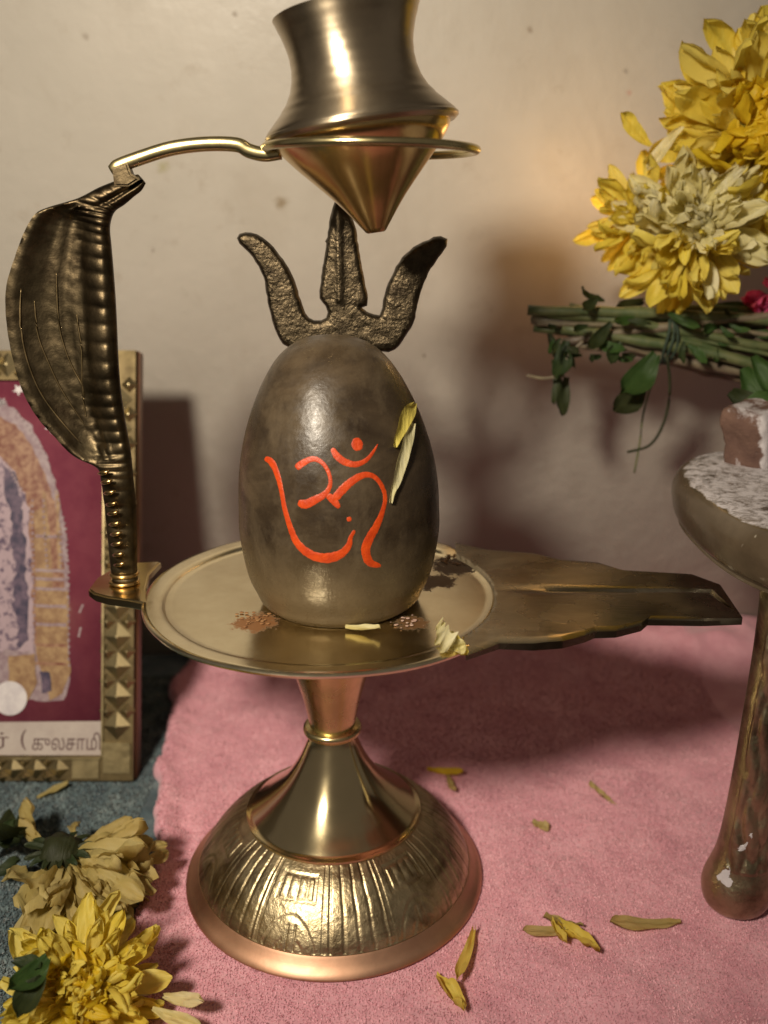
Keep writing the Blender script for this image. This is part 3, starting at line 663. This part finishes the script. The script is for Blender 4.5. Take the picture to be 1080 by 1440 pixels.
for k in range(26):
    ax0, ay0 = rng.uniform(775, 1060), rng.uniform(432, 505); an = rng.uniform(-3.1, 3.1); ll = rng.uniform(18, 46)
    LF.append(((ax0, ay0), (ax0 + ll * math.cos(an), ay0 + ll * abs(math.sin(an)) * .9), rng.uniform(8.1, 9.0), rng.uniform(.25, .5), (LEAF, LEAFD)[k % 2], (rng.uniform(-.5, .5), -1, rng.uniform(0, .7))))
for i, (a, b, y_, W, mt, nr) in enumerate(LF): leaf(bq, at(*a, y=y_), at(*b, y=y_ - .35), nr, W, mt, .7, i + 3)
for pts_, r_, mt in (([(938, 500), (942, 545), (935, 590), (915, 625), (882, 636)], .05, LEAFD), ([(922, 520), (905, 580), (900, 620), (892, 665)], .035, STEM), ([(741, 528), (765, 532), (790, 528)], .06, STEMP), ([(790, 530), (800, 500), (820, 480)], .07, STEMP)):
    obj('tendril', *tube(catmull([tuple(at(*p, y=8.6)) for p in pts_], 20), r_, 6), mt, bq)

# ------------------------------------------------------------------ flowers on the cloth, lower left
wf = thing('wilted_flower', at(95, 1215, z=1.3), 'wilted pale flower lying face down with its dark green base showing, on the blue towel', 'flower')
cw = ORG[wf]
put('flower_base', core_mesh(.62, LEAFD), wf, cw + Vector((-.15, 0, .25)))
for i in range(14):
    a = i / 14 * 2 * math.pi; d = Vector((math.cos(a), math.sin(a) * .8, .15 + .3 * random.random())); leaf(wf, cw + Vector((-.15, 0, .35)) + d * .3, cw + Vector((-.15, 0, .35)) + d * 1.0, (0, -.2, 1), .4, LEAFD, -.5, i, 'sepal')
for i in range(120):
    a = R(random.uniform(-118, 55)); t = random.random(); el = R(-38 + 58 * random.random() - 14 * t)
    d = Vector((math.cos(a) * math.cos(el), math.sin(a) * math.cos(el), math.sin(el))); nrm = Vector((-math.cos(a) * .4, -math.sin(a) * .4 - .3, 1)) + Vector([random.gauss(0, .35) for _ in 'xyz'])
    place('petal', random.choice(wilA), wf, cw + d * .45 + Vector((0, 0, .1)), frame_mat(d, nrm), random.uniform(1.6, 2.45))
for px, py, tx, ty in ((50, 1180, 42, 1142), (105, 1175, 98, 1150), (60, 1195, 45, 1165), (200, 1215, 232, 1200), (190, 1195, 222, 1190), (165, 1180, 172, 1172)):
    a = at(px, py, z=.9); b = at(tx, ty, z=1.0); place('petal', random.choice(wilA), wf, a, frame_mat(b - a, (0, -1, .6)), (b - a).length / .7)
ff = thing('yellow_flower', at(118, 1400, z=1.0), 'fresh bright yellow flower in the lower left corner, below the wilted one', 'flower')
h5 = put('flower_head', core_mesh(.4, PDEEP), ff, ORG[ff])
head(h5, ORG[h5], (.25, -.5, .85), 2.35, [yelA, yelA, yelA, yelB, yelA], 215, lo=-34, inner=.2, rnd_roll=.9, dj=.26)
for px, py, tx, ty in ((230, 1400, 285, 1415), (215, 1420, 270, 1440), (170, 1400, 225, 1385)):
    a = at(px, py, z=.8); b = at(tx, ty, z=.7); place('petal', random.choice(palA), h5, a, frame_mat(b - a, (0, -.5, .9)), 1.3)
lf = thing('green_leaf', at(40, 1400, z=2.6), 'dark green leaf lying over the yellow flower in the bottom left corner', 'leaf')
leaf(lf, at(70, 1350, z=2.7), at(10, 1410, z=2.5), (0, -.6, 1), .6, LEAF, .5, 3, 'blade'); leaf(lf, at(60, 1375, z=2.6), at(20, 1440, z=2.2), (.2, -.6, 1), .7, LEAFD, .5, 5, 'blade')
leaf(lf, at(20, 1350, z=2.6), at(66, 1366, z=2.5), (.2, -.6, 1), .5, LEAFD, .5, 8, 'blade')
l2 = thing('dried_leaf', at(10, 1180, z=.2), 'dark dried leaf on the blue towel left of the wilted flower', 'leaf')
for i, (a, b) in enumerate((((-20, 1200), (30, 1162)), ((-10, 1230), (45, 1215)), ((0, 1180), (60, 1200)), ((30, 1150), (-10, 1240)))): leaf(l2, at(*a, z=.3), at(*b, z=.5), (0, -.5, 1), .5, LEAFD, .8, i + 20, 'blade')

# ------------------------------------------------------------------ loose petals
def loose(px, py, tx, ty, W, mat, label, z=.07, bend=.2, seed=1, rip=.05, nrm=(0, -.1, 1), wfac=None, cup=.2):
    a = at(px, py, z=z); b = at(tx, ty, z=z + .03); L = (b - a).length
    me = petal_mesh('fallen_petal', mat, L, W, bend, cup, seed=seed, rip=rip, blunt=.3, nl=14, nw=6)
    M3 = frame_mat(b - a, nrm); o = place('fallen_petal', me, None, a, M3)
    return props(o, label, 'petal', 'loose petals lying about')
loose(958, 1298, 856, 1306, .42, PWILT, 'widest flat yellow petal on the pink towel beside the stool leg', seed=2)
loose(800, 1308, 734, 1315, .36, PWILT, 'blunt yellow petal pointing left in the little heap on the pink towel', seed=3)
loose(778, 1296, 845, 1345, .26, PYEL, 'narrow folded yellow petal pointing down right in the little heap', seed=4, rip=.12, cup=.9)
loose(775, 1300, 797, 1332, .20, PYEL, 'short rolled petal in the middle of the little heap', seed=5, rip=.15, cup=1.2, z=.14)
loose(820, 1302, 765, 1290, .18, PWILT, 'thin dry petal lying across the top of the little heap', seed=6, rip=.15, z=.2)
loose(667, 1308, 642, 1392, .30, PYEL, 'slender pointed petal standing up beside the brass foot', seed=7, rip=.06, cup=.7, z=.1)
loose(614, 1373, 655, 1428, .36, PYEL, 'crumpled yellow petal under the slender one beside the brass foot', seed=8, rip=.16, cup=.8)
loose(870, 1136, 828, 1106, .22, PWILT, 'small curled petal with brown tail on the towel behind the brass foot', seed=9, rip=.12)
loose(748, 1156, 772, 1168, .40, PWILT, 'tiny scrap of petal on the middle of the pink towel', seed=10, rip=.2)
loose(600, 1083, 652, 1090, .45, PDEEP, 'orange yellow petal in the shadow right behind the brass foot', seed=11)
loose(628, 1090, 640, 1118, .26, PWILT, 'pale petal tip lying beside the orange one behind the brass foot', seed=12)
loose(52, 1122, 97, 1104, .34, PWILT, 'pale petal on the blue towel under the picture frame', z=-.25, seed=13)
loose(486, 884, 536, 889, .15, PPALE, 'thin cream petal on the plate in front of the stone', z=9.09, seed=14, cup=.8)
loose(655, 922, 625, 900, .50, PYEL, 'flat yellow petal lying on the plate right of the stone', z=9.08, seed=15, rip=.1)
loose(612, 884, 628, 918, .34, PPALE, 'crumpled cream petal standing on the plate right of the stone', z=9.2, seed=16, rip=.25, nrm=(.5, -.8, .5), cup=.9)
loose(628, 914, 654, 908, .36, PPALE, 'small cream petal leaning on the crumpled one at the plate edge', z=9.2, seed=17, rip=.25, nrm=(.1, -.8, .6), cup=.6)
def stuck(pts, label, mat):
    n = 30; C_ = catmull(pts, n); V, Fc = [], []; m = 5
    for i, c in enumerate(C_):
        a = C_[max(0, i - 1)]; b = C_[min(n, i + 1)]; t = (b - a)[:2]; t = t / np.linalg.norm(t); nn = (-t[1], t[0])
        for k in range(m):
            u = k / (m - 1) * 2 - 1; h, nr = hit(c[0] + nn[0] * u * c[2], c[1] + nn[1] * u * c[2])
            V.append(h + nr * (.03 + .06 * u * u + .03 * math.sin(i * .22 + u) ** 2))
    Fc = [(i * m + k, i * m + k + 1, (i + 1) * m + k + 1, (i + 1) * m + k) for i in range(n) for k in range(m - 1)]
    props(obj('stuck_petal', V, Fc, mat, origin=V[0]), label, 'petal', 'petals stuck to the stone')
q = lambda L: [(300 + x / 3, 440 + y / 3, wd / 6) for x, y, wd in L]
stuck(q([(838, 385, 10), (820, 410, 50), (800, 450, 52), (782, 500, 40), (765, 540, 24), (758, 568, 12)]), 'upper curled yellow petal stuck to the stone', PYEL)
stuck(q([(832, 470, 12), (815, 520, 42), (800, 580, 38), (782, 640, 44), (765, 710, 34), (748, 755, 16), (740, 800, 12)]), 'lower long pale green petal stuck to the stone', PPALE)

# dry crumbs of residue on the plate at the stone's foot
CR = simple('dried_paste', (.20, .085, .03), (.34, .18, .07), .8, 300, .6)
CRP = simple('pinkish_crumb', (.42, .26, .20), (.5, .36, .28), .8, 300, .6)
def crumbs(cx, cy, rx, n, mat, label):
    c = at(cx, cy, z=9.05); parts = []
    for i in range(n):
        p = c + Vector((random.gauss(0, rx * .5), random.gauss(0, rx * .42), 0)); r_ = random.uniform(.015, .065); V, Fc = lathe([(max(0, r_ * math.sin(t)), -r_ * .16 * math.cos(t)) for t in np.linspace(0, math.pi, 6)], 7)
        parts.append(([Vector((v.x * (1 + .4 * noise.noise(v * 9 + p)), v.y * (1 + .4 * noise.noise(v * 7 + p)), v.z)) + p for v in V], Fc))
    V, Fc = join(*parts); o = obj('dried_residue', V, Fc, mat, origin=c); props(o, label, 'residue', kind='stuff')
crumbs(358, 870, .5, 38, CR, 'orange brown dried crumbs on the plate left of the stone')
crumbs(575, 874, .4, 22, CRP, 'pinkish dried crumbs on the plate right below the stone')
crumbs(645, 790, .6, 50, CR, 'brown crumbs on the dark stain at the back of the plate')

# ------------------------------------------------------------------ picture frame
fx1 = at(190, 1097, z=-.25); th = R(19)
FO = Vector((fx1.x, fx1.y, -.25)); U_ = Vector((-1, 0, 0)); W_ = Vector((0, math.sin(th), math.cos(th))); Nn = Vector((0, -math.cos(th), math.sin(th)))
FWd, FHt = 11.5, 15.0
fr = thing('picture_frame', FO, 'gold framed devotional picture leaning at the left behind the cobra', 'picture frame')
def fp(u, v, d=0): return FO + U_ * u + W_ * v + Nn * d
def fpx(px, py, d=0):      # a pixel of the photograph -> (u, v) on the picture plane at depth d
    r = Vector(ray(px, py)); o_ = Vector(CAM); p0 = fp(0, 0, d); t = (p0 - o_).dot(Nn) / r.dot(Nn); p = o_ + r * t - p0; return p.dot(U_), p.dot(W_)
def slab(u0, u1, v0, v1, d0, d1):
    V = [fp(u, v, d) for d in (d0, d1) for v in (v0, v1) for u in (u0, u1)]
    return V, [(0, 2, 3, 1), (4, 5, 7, 6), (0, 1, 5, 4), (2, 6, 7, 3), (0, 4, 6, 2), (1, 3, 7, 5)]
uR = fpx(145, 900)[0]; uO = fpx(178, 900)[0]; vB = fpx(80, 1062)[1]; vT = fpx(20, 535)[1]; FHt = fpx(188, 493)[1]
print('frame', uR, uO, vB, vT, FHt)
BACKM = simple('frame_side_red_brown', (.16, .065, .03), (.22, .10, .05), .4, 90)
obj('backing', *slab(0, FWd, 0, FHt, -.75, -.12), BACKM, fr)
RW = uR; RB = vB; RT = FHt - vT
for nm, s_ in (('rail', (0.04, RW, 0.02, FHt - .02)), ('rail', (FWd - RW, FWd - .04, .02, FHt - .02)), ('rail', (RW, FWd - RW, .02, RB)), ('rail', (RW, FWd - RW, FHt - RT, FHt - .02))):
    clean(obj(nm, *slab(*s_, -.12, .16), RAILM, fr), 30)
def stud_mesh(a, b):   # pyramid stud, soft top
    V = [(-a, -b, 0), (a, -b, 0), (a, b, 0), (-a, b, 0), (-a * .12, -b * .12, .15), (a * .12, -b * .12, .15), (a * .12, b * .12, .15), (-a * .12, b * .12, .15)]
    me = mesh('stud', V, [(4, 5, 6, 7), (0, 1, 5, 4), (1, 2, 6, 5), (2, 3, 7, 6), (3, 0, 4, 7)], FRAMEG, 20); return me
M3 = Matrix((U_, W_, Nn)).transposed(); rot45 = M3 @ Matrix.Rotation(R(45), 3, 'Z')
def studs(along, c, t0, t1, wid):
    s_ = wid * .5; me = stud_mesh(wid * .335, wid * .335); me2 = stud_mesh(wid * .20, wid * .20); n = int((t1 - t0) / s_ / 2)
    for i in range(n):
        t = t0 + (i + .5) * 2 * s_
        u, v = (c, t) if along == 'v' else (t, c)
        place('stud', me, fr, fp(u, v, .163), rot45)
        for sg in (-1, 1):
            uu, vv = (c + sg * wid * .34, t + s_) if along == 'v' else (t + s_, c + sg * wid * .34)
            place('stud', me2, fr, fp(uu, vv, .163), rot45)
wR = RW - .04
studs('v', (RW + .04) / 2, RB + .55, FHt - RT, wR * .93); studs('u', RB / 2, RW + 1.1, FWd - RW, (RB - .02) * .93); studs('u', FHt - RT / 2, RW + .1, FWd - RW, (RT - .02) * .9)
for s_ in ((.12, RW - .10, .3, RB + .50), (RW + .05, RW + 1.0, .12, RB - .12)): clean(obj('corner_panel', *slab(*s_, .162, .24), FRAMEG, fr), 30)
for s_ in ((RW - .09, RW - .02, RB, FHt - RT), (RW, FWd - RW, RB - .10, RB - .03)): clean(obj('inner_bead', *slab(*s_, .163, .25), FRAMEG, fr), 30)

def print_mat(name, c1, c2, ns=180, bias=(.4, .6), gl=.25):
    m = N(name); m.set(Base_Color=m.mix(m.ramp(m.noise(ns, 6, .7), [(bias[0], 0), (bias[1], 1)]), c1, c2), Roughness=gl, Coat_Weight=.35, Coat_Roughness=.12); return m.m
BURG = print_mat('burgundy_print', (.17, .035, .06), (.21, .05, .075), 60)
GOLDP = print_mat('gold_arch_print', (.22, .125, .07), (.34, .225, .12), 330)
GOLDR = print_mat('red_gold_print', (.17, .065, .045), (.32, .19, .12), 420)
PALEP = print_mat('pale_garland_print', (.36, .27, .30), (.10, .07, .11), 300, (.50, .60))
LILAC = print_mat('lilac_print', (.32, .25, .26), (.22, .15, .17), 350)
DARKP = print_mat('dark_figure_print', (.045, .04, .07), (.14, .10, .14), 300)
CAPT = print_mat('caption_strip_print', (.40, .34, .31), (.46, .40, .36), 80)
WHITP = print_mat('white_print', (.62, .58, .58), (.5, .46, .48), 200)
INK = print_mat('caption_ink', (.09, .05, .05), (.12, .07, .07), 200)
obj('picture', *slab(RW - .01, FWd - RW + .01, RB - .01, FHt - RT + .01, -.118, -.03), BURG, fr)
def flat(name, pts, mat, layer, wob=0, rs=0):
    rr = random.Random(rs + len(pts)); P = []
    for i, (px, py) in enumerate(pts):
        if wob:
            qx, qy = pts[(i + 1) % len(pts)]; n = max(1, int(math.hypot(qx - px, qy - py) / 7))
            for k in range(n): P.append((px + (qx - px) * k / n + rr.uniform(-wob, wob), py + (qy - py) * k / n + rr.uniform(-wob, wob)))
        else: P.append((px, py))
    d = -.03 + .006 * layer; P = [fpx(px, py, d) for px, py in P]
    V = [fp(u, v, d) for u, v in P]; n = len(V); V2 = [fp(u, v, d - .0055) for u, v in P]
    o = obj(name, V + V2, [tuple(range(n))] + [(i, (i + 1) % n, n + (i + 1) % n, n + i) for i in range(n)], mat, fr)
    o.data.polygons.foreach_set('use_smooth', [False] * len(o.data.polygons))
    bm = bmesh.new(); bm.from_mesh(o.data); bmesh.ops.triangulate(bm, faces=[f for f in bm.faces if len(f.verts) > 4]); bm.to_mesh(o.data); bm.free(); return o
X0 = -70
flat('printed_arch', [(X0, 590), (0, 560), (20, 575), (45, 600), (65, 640), (82, 690), (92, 740), (96, 800), (97, 960), (90, 985), (60, 985), (X0, 985)], LILAC, 1, 2.0)
flat('printed_arch', [(X0, 602), (0, 585), (22, 598), (42, 622), (60, 660), (76, 705), (86, 745), (90, 800), (92, 905), (X0, 905)], GOLDR, 2, 1.5)
flat('printed_pillar', [(48, 720), (66, 712), (72, 780), (74, 830), (96, 830), (96, 920), (100, 945), (88, 975), (70, 985), (52, 925)], GOLDP, 3, 1.2)
for yy in (752, 800, 812, 826, 850, 876, 905, 931): flat('printed_band', [(50, yy), (94, yy + 1), (94, yy + 5), (50, yy + 4)], GOLDR if yy % 2 else LILAC, 4, .6)
for xx in (60, 78): flat('printed_band', [(xx, 690), (xx + 5, 694), (xx + 8, 800), (xx + 3, 800)], GOLDP, 4, .8)
flat('printed_figure', [(X0, 640), (0, 640), (22, 665), (40, 710), (44, 780), (46, 860), (50, 930), (40, 915), (X0, 915)], PALEP, 4, 2.5)
flat('printed_figure', [(8, 655), (22, 665), (30, 705), (34, 750), (36, 800), (40, 850), (38, 905), (26, 912), (24, 870), (18, 850), (22, 800), (14, 765), (16, 720), (6, 690)], DARKP, 5, 3)
flat('printed_figure', [(X0, 760), (4, 750), (12, 800), (10, 860), (16, 905), (2, 915), (X0, 920)], PALEP, 6, 3)
flat('printed_base', [(12, 922), (48, 920), (52, 960), (40, 985), (12, 968)], GOLDP, 6, 1)
flat('printed_base', [(56, 945), (70, 945), (72, 972), (60, 976)], DARKP, 6, 1)
cc = (14, 982); flat('printed_disc', [(cc[0] + 24 * math.cos(t), cc[1] + 24 * math.sin(t)) for t in np.linspace(0, 2 * math.pi, 33)[:-1]], WHITP, 8)
for cx, cy, r_ in ((26, 548, 9), (72, 600, 10), (128, 578, 6), (2, 566, 8)):
    flat('printed_star', [(cx + (r_ if k % 2 == 0 else r_ * .42) * math.cos(k * math.pi / 5 + .3), cy + (r_ if k % 2 == 0 else r_ * .42) * math.sin(k * math.pi / 5 + .3)) for k in range(10)], WHITP, 1)
for a, b in (((112, 862), (116, 850)), ((111, 896), (113, 882))): flat('printed_highlight', [(a[0] - 2, a[1]), (b[0] - 1, b[1]), (b[0] + 2, b[1]), (a[0] + 1, a[1])], LILAC, 1)
flat('caption_strip', [(X0, 1016), (150, 1014), (150, 1066), (X0, 1066)], CAPT, 2)
bead = []
for k_, (p0, p1, nn) in enumerate((((20, 575), (65, 640), 10), ((65, 640), (92, 740), 12), ((92, 740), (96, 800), 8), ((96, 800), (97, 940), 16), ((45, 700), (48, 900), 26), ((8, 650), (30, 690), 8), ((60, 700), (66, 800), 13), ((84, 720), (86, 800), 10))):
    for i in range(nn):
        t = (i + .5) / nn; u, v = fpx(p0[0] + (p1[0] - p0[0]) * t + random.uniform(-.6, .6), p0[1] + (p1[1] - p0[1]) * t, .018); r_ = .05 * random.uniform(.7, 1.2)
        bead.append(([fp(u + r_ * math.cos(a), v + r_ * math.sin(a), .018) for a in np.linspace(0, 2 * math.pi, 7)[:-1]], [tuple(range(6))]))
V, Fc = join(*bead); props(obj('printed_beads', V, Fc, LILAC, fr), kind='stuff')
def caption():
    fonts = bpy.utils.resource_path('LOCAL') + '/datafiles/fonts/NotoSansTamil-VariableFont_wdth,wght.woff2'
    d = -.03 + .006 * 3
    for txt, px0, wpx in (('ர்', -8, 20), ('(', 29, 8), ('குலசாமி', 45, 96)):
        cu = bpy.data.curves.new('caption_letters', 'FONT'); cu.body = txt; cu.size = 1
        o = bpy.data.objects.new('tmp', cu); COL.objects.link(o); dg = bpy.context.evaluated_depsgraph_get(); me = bpy.data.meshes.new_from_object(o.evaluated_get(dg)); bpy.data.objects.remove(o)
        if not len(me.vertices): continue
        xs = [v.co.x for v in me.vertices]; ys = [v.co.y for v in me.vertices]; u0, v0 = fpx(px0, 1055, d); u1, _ = fpx(px0 + wpx, 1055, d); _, v1 = fpx(px0, 1030 if txt != '(' else 1026, d)
        V = []
        for v in me.vertices:
            a = (v.co.x - min(xs)) / (max(xs) - min(xs)); b = (v.co.y - min(ys)) / (max(ys) - min(ys)); V.append(fp(u0 + (u1 - u0) * a, v0 + (v1 - v0) * b, d))
        Fc = [tuple(p.vertices) for p in me.polygons]; bpy.data.meshes.remove(me); obj('caption_letters', V, Fc, INK, fr)
caption()
# fold-out leg behind
V, Fc = join(slab(5, 7, 0, .1, -.9, -.8)); a = fp(5.2, 9, -.75); 
V = [a, a + Vector((-1.5, 0, 0)), Vector((a.x - 1.5, 13.0, -.3)), Vector((a.x, 13.0, -.3))]; V += [v + Vector((0, .2, 0)) for v in V]
clean(obj('easel_leg', V, [(0, 1, 2, 3), (4, 5, 6, 7), (0, 1, 5, 4), (1, 2, 6, 5), (2, 3, 7, 6), (3, 0, 4, 7)], BACKM, fr), 30)

# ------------------------------------------------------------------ stone topped stool, right
so = thing('stone_stool', (14, .9, 0), 'small stool with thick oval stone top on embossed metal legs, at the right edge', 'stool')
def stool_mat():
    m = N('smoky_stone'); c = m.ramp(m.noise(45, 7, .65, .4), [(.3, (.062, .045, .028)), (.7, (.115, .085, .054))])
    c = m.mix(m.ramp(m.noise(160, 3), [(.70, 0), (.76, .8)]), c, (.5, .45, .36))
    geo = m.n('ShaderNodeNewGeometry'); sep = m.n('ShaderNodeSeparateXYZ'); m.link(geo.outputs['Normal'], sep.inputs[0])
    sp = m.n('ShaderNodeSeparateXYZ'); m.link(m.tc, sp.inputs[0])
    # white powder left on the level top
    edge = m.ramp(m.math('ADD', m.math('MULTIPLY', sep.outputs['Z'], .6), m.math('MULTIPLY', m.noise(90, 5, .6), .4)), [(.74, 0), (.78, 1)])
    gr = m.ramp(m.noise(260, 8, .85, .6, (1, 1.1, 1)), [(.40, .18), (.54, 1)])
    f = m.math('MULTIPLY', edge, gr)
    c = m.mix(f, c, (.56, .52, .53))
    m.set(Base_Color=c, Roughness=m.math('ADD', .20, m.math('MULTIPLY', f, .65))); m.bump(m.noise(200, 5), .2, .0005); return m.m
SM = stool_mat()
ccx, ccy, ax_, ay_, ex = 14.5, .95, 4.55, 5.5, 2.6; ZT, ZB = 11.62, 10.05; V, Fc = [], []
pr = [(0, ZB), (.86, ZB), (.93, ZB + .08), (.975, ZB + .32), (.995, ZB + .7), (1, ZB + .95), (.99, ZT - .4), (.965, ZT - .17), (.93, ZT - .05), (.88, ZT - .01), (.85, ZT), (.70, ZT + .005), (.5, ZT + .01), (.25, ZT + .01), (0, ZT + .01)]
n = 120
for r_, z in catmull(pr, 60):
    for i in range(n):
        a = 2 * math.pi * i / n; c, s_ = math.cos(a), math.sin(a); q_ = (abs(c) ** ex + abs(s_) ** ex) ** (-1 / ex)
        V.append(Vector((ccx + ax_ * r_ * c * q_, ccy + ay_ * r_ * s_ * q_, z + .03 * nz(c * 2, s_ * 2, z))))
Fc = [(j * n + i, j * n + (i + 1) % n, (j + 1) * n + (i + 1) % n, (j + 1) * n + i) for j in range(60) for i in range(n)]
obj('stone_top', V, Fc, SM, so)
def leg_at(foot, topp, nm='leg'):
    f0 = Vector(foot); t0 = Vector(topp); prof = [(0, .28), (.10, .55), (.25, .80), (.5, .93), (.8, .99), (1.1, .97), (1.5, .86), (2.0, .74), (3.0, .66), (5.0, .62), (7.5, .62), (9.0, .66), (10.15, .74)]
    C2 = catmull(prof, 110); V = []; m = 96
    for z, r_ in C2:
        t = z / 10.15; c = f0.lerp(t0, t ** 1.0); c = Vector((c.x, c.y, z))
        for i in range(m):
            a = 2 * math.pi * i / m; rel = 0
            if 1.7 < z < 9.6 and math.cos(a + math.pi / 2 - .45) > .15:
                u = (a - 4.2); k1 = abs(math.sin(z * 2.3 + math.sin(u * 3.2) * 1.6)); k2 = abs(math.sin(u * 5 + math.sin(z * 2.3) * .9)); rel = .13 * min(1, (k1 * k2) ** .5 * 1.3) - .05 + .03 * nz(u * 6, z * 6, 1)
            V.append(c + Vector((math.cos(a), math.sin(a) * .9, 0)) * (r_ + rel))
    Fc = [(j * m + i, j * m + (i + 1) % m, (j + 1) * m + (i + 1) % m, (j + 1) * m + i) for j in range(110) for i in range(m)] + [tuple(range(m))[::-1], tuple(range(110 * m, 111 * m))]
    return clean(obj(nm, V, Fc, LEGB, so), None)
lg = leg_at((11.45, -1.7, -.03), (11.85, -1.5, 0)); leg_at((16.8, -1.7, -.03), (15.7, -1.5, 0)); leg_at((17.2, 4.6, -.03), (16.6, 4.0, 0))
# flakes of white powder stuck on the leg: thin shells over its surface
lb = BVHTree.FromPolygons([tuple(v.co / K + ORG[lg]) for v in lg.data.vertices], [tuple(p.vertices) for p in lg.data.polygons])
PW = simple('white_powder', (.55, .52, .54), (.48, .45, .47), .9, 300, .5)
for pts_ in ([(1018, 1222), (1026, 1218), (1026, 1232), (1030, 1240), (1024, 1248), (1014, 1240), (1008, 1234)], [(1037, 1192), (1046, 1187), (1052, 1184), (1048, 1194), (1040, 1197)], [(1053, 1174), (1058, 1172), (1057, 1180)]):
    c = (sum(p[0] for p in pts_) / len(pts_), sum(p[1] for p in pts_) / len(pts_)); V = []
    cl_ = catmull([(p[0], p[1], 0) for p in pts_ + pts_[:1]], len(pts_) * 5)[:-1]; pts_ = [(p[0] + random.gauss(0, .55), p[1] + random.gauss(0, .55)) for p in cl_]
    for p in [c] + pts_:
        r = Vector(ray(*p)).normalized(); h = lb.ray_cast(Vector(CAM), r); V.append((h[0] - r * (.03 if p is c else .004)) if h[0] else at(*p, y=-2))
    obj('powder_flake', V, [(0, i, i % len(pts_) + 1) for i in range(1, len(pts_) + 1)], PW, lg)
# the lump of stone on the stool
bk = thing('grinding_block', at(1050, 630, z=11.6), 'pinkish brown block with white powdered face standing on the stool top', 'stone block')
BR = simple('pink_brown_stone', (.13, .062, .044), (.20, .115, .08), .6, 120, .5, .0006)
cb0 = at(1010, 650, z=ZT) + Vector((1.40, .46, 0)); Mr = Matrix.Rotation(R(45), 3, 'Z') @ Matrix.Rotation(R(-6), 3, 'Y')
def block_mat():
    m = N('pink_brown_stone'); c = m.ramp(m.noise(90, 7, .7, .3), [(.3, (.085, .042, .032)), (.7, (.17, .095, .068))])
    geo = m.n('ShaderNodeNewGeometry'); dt = m.n('ShaderNodeVectorMath', operation='DOT_PRODUCT'); m.link(geo.outputs['Normal'], dt.inputs[0]); dt.inputs[1].default_value = (.75, -.55, .25)
    f = m.ramp(m.math('ADD', m.math('MULTIPLY', dt.outputs['Value'], .5), m.math('MULTIPLY', m.noise(120, 8, .8, .5), .9)), [(.50, 0), (.66, 1)])
    m.set(Base_Color=m.mix(f, c, (.55, .51, .52)), Roughness=.85); m.bump(m.noise(160, 8, .75), .8, .0015); return m.m
bm = bmesh.new(); bmesh.ops.create_cube(bm, size=1); bmesh.ops.subdivide_edges(bm, edges=list(bm.edges), cuts=17, use_grid_fill=True)
V = []
for v in bm.verts:
    c = v.co.copy(); L6 = (abs(2 * c.x) ** 7 + abs(2 * c.y) ** 7 + abs(2 * c.z) ** 7) ** (1 / 7); c = c / max(L6, 1e-6) * max(abs(2 * c.x), abs(2 * c.y), abs(2 * c.z))
    c = Vector((c.x * 2.8, c.y * 1.4, c.z * 1.85)); k_ = noise.noise(c * .9 + Vector((3, 1, 0)))
    c *= 1 + .16 * k_ + .05 * noise.noise(c * 3.1) + .025 * noise.noise(c * 8); c += Vector((.12 * c.z, .1 * c.z, 0))
    if c.z < -.86: c.z = -.86
    V.append(Mr @ c + cb0 + Vector((0, 0, .86)))
bm.verts.index_update(); Fc = [tuple(v.index for v in f.verts) for f in bm.faces]; bm.free()
obj('block', V, Fc, block_mat(), bk, 60)
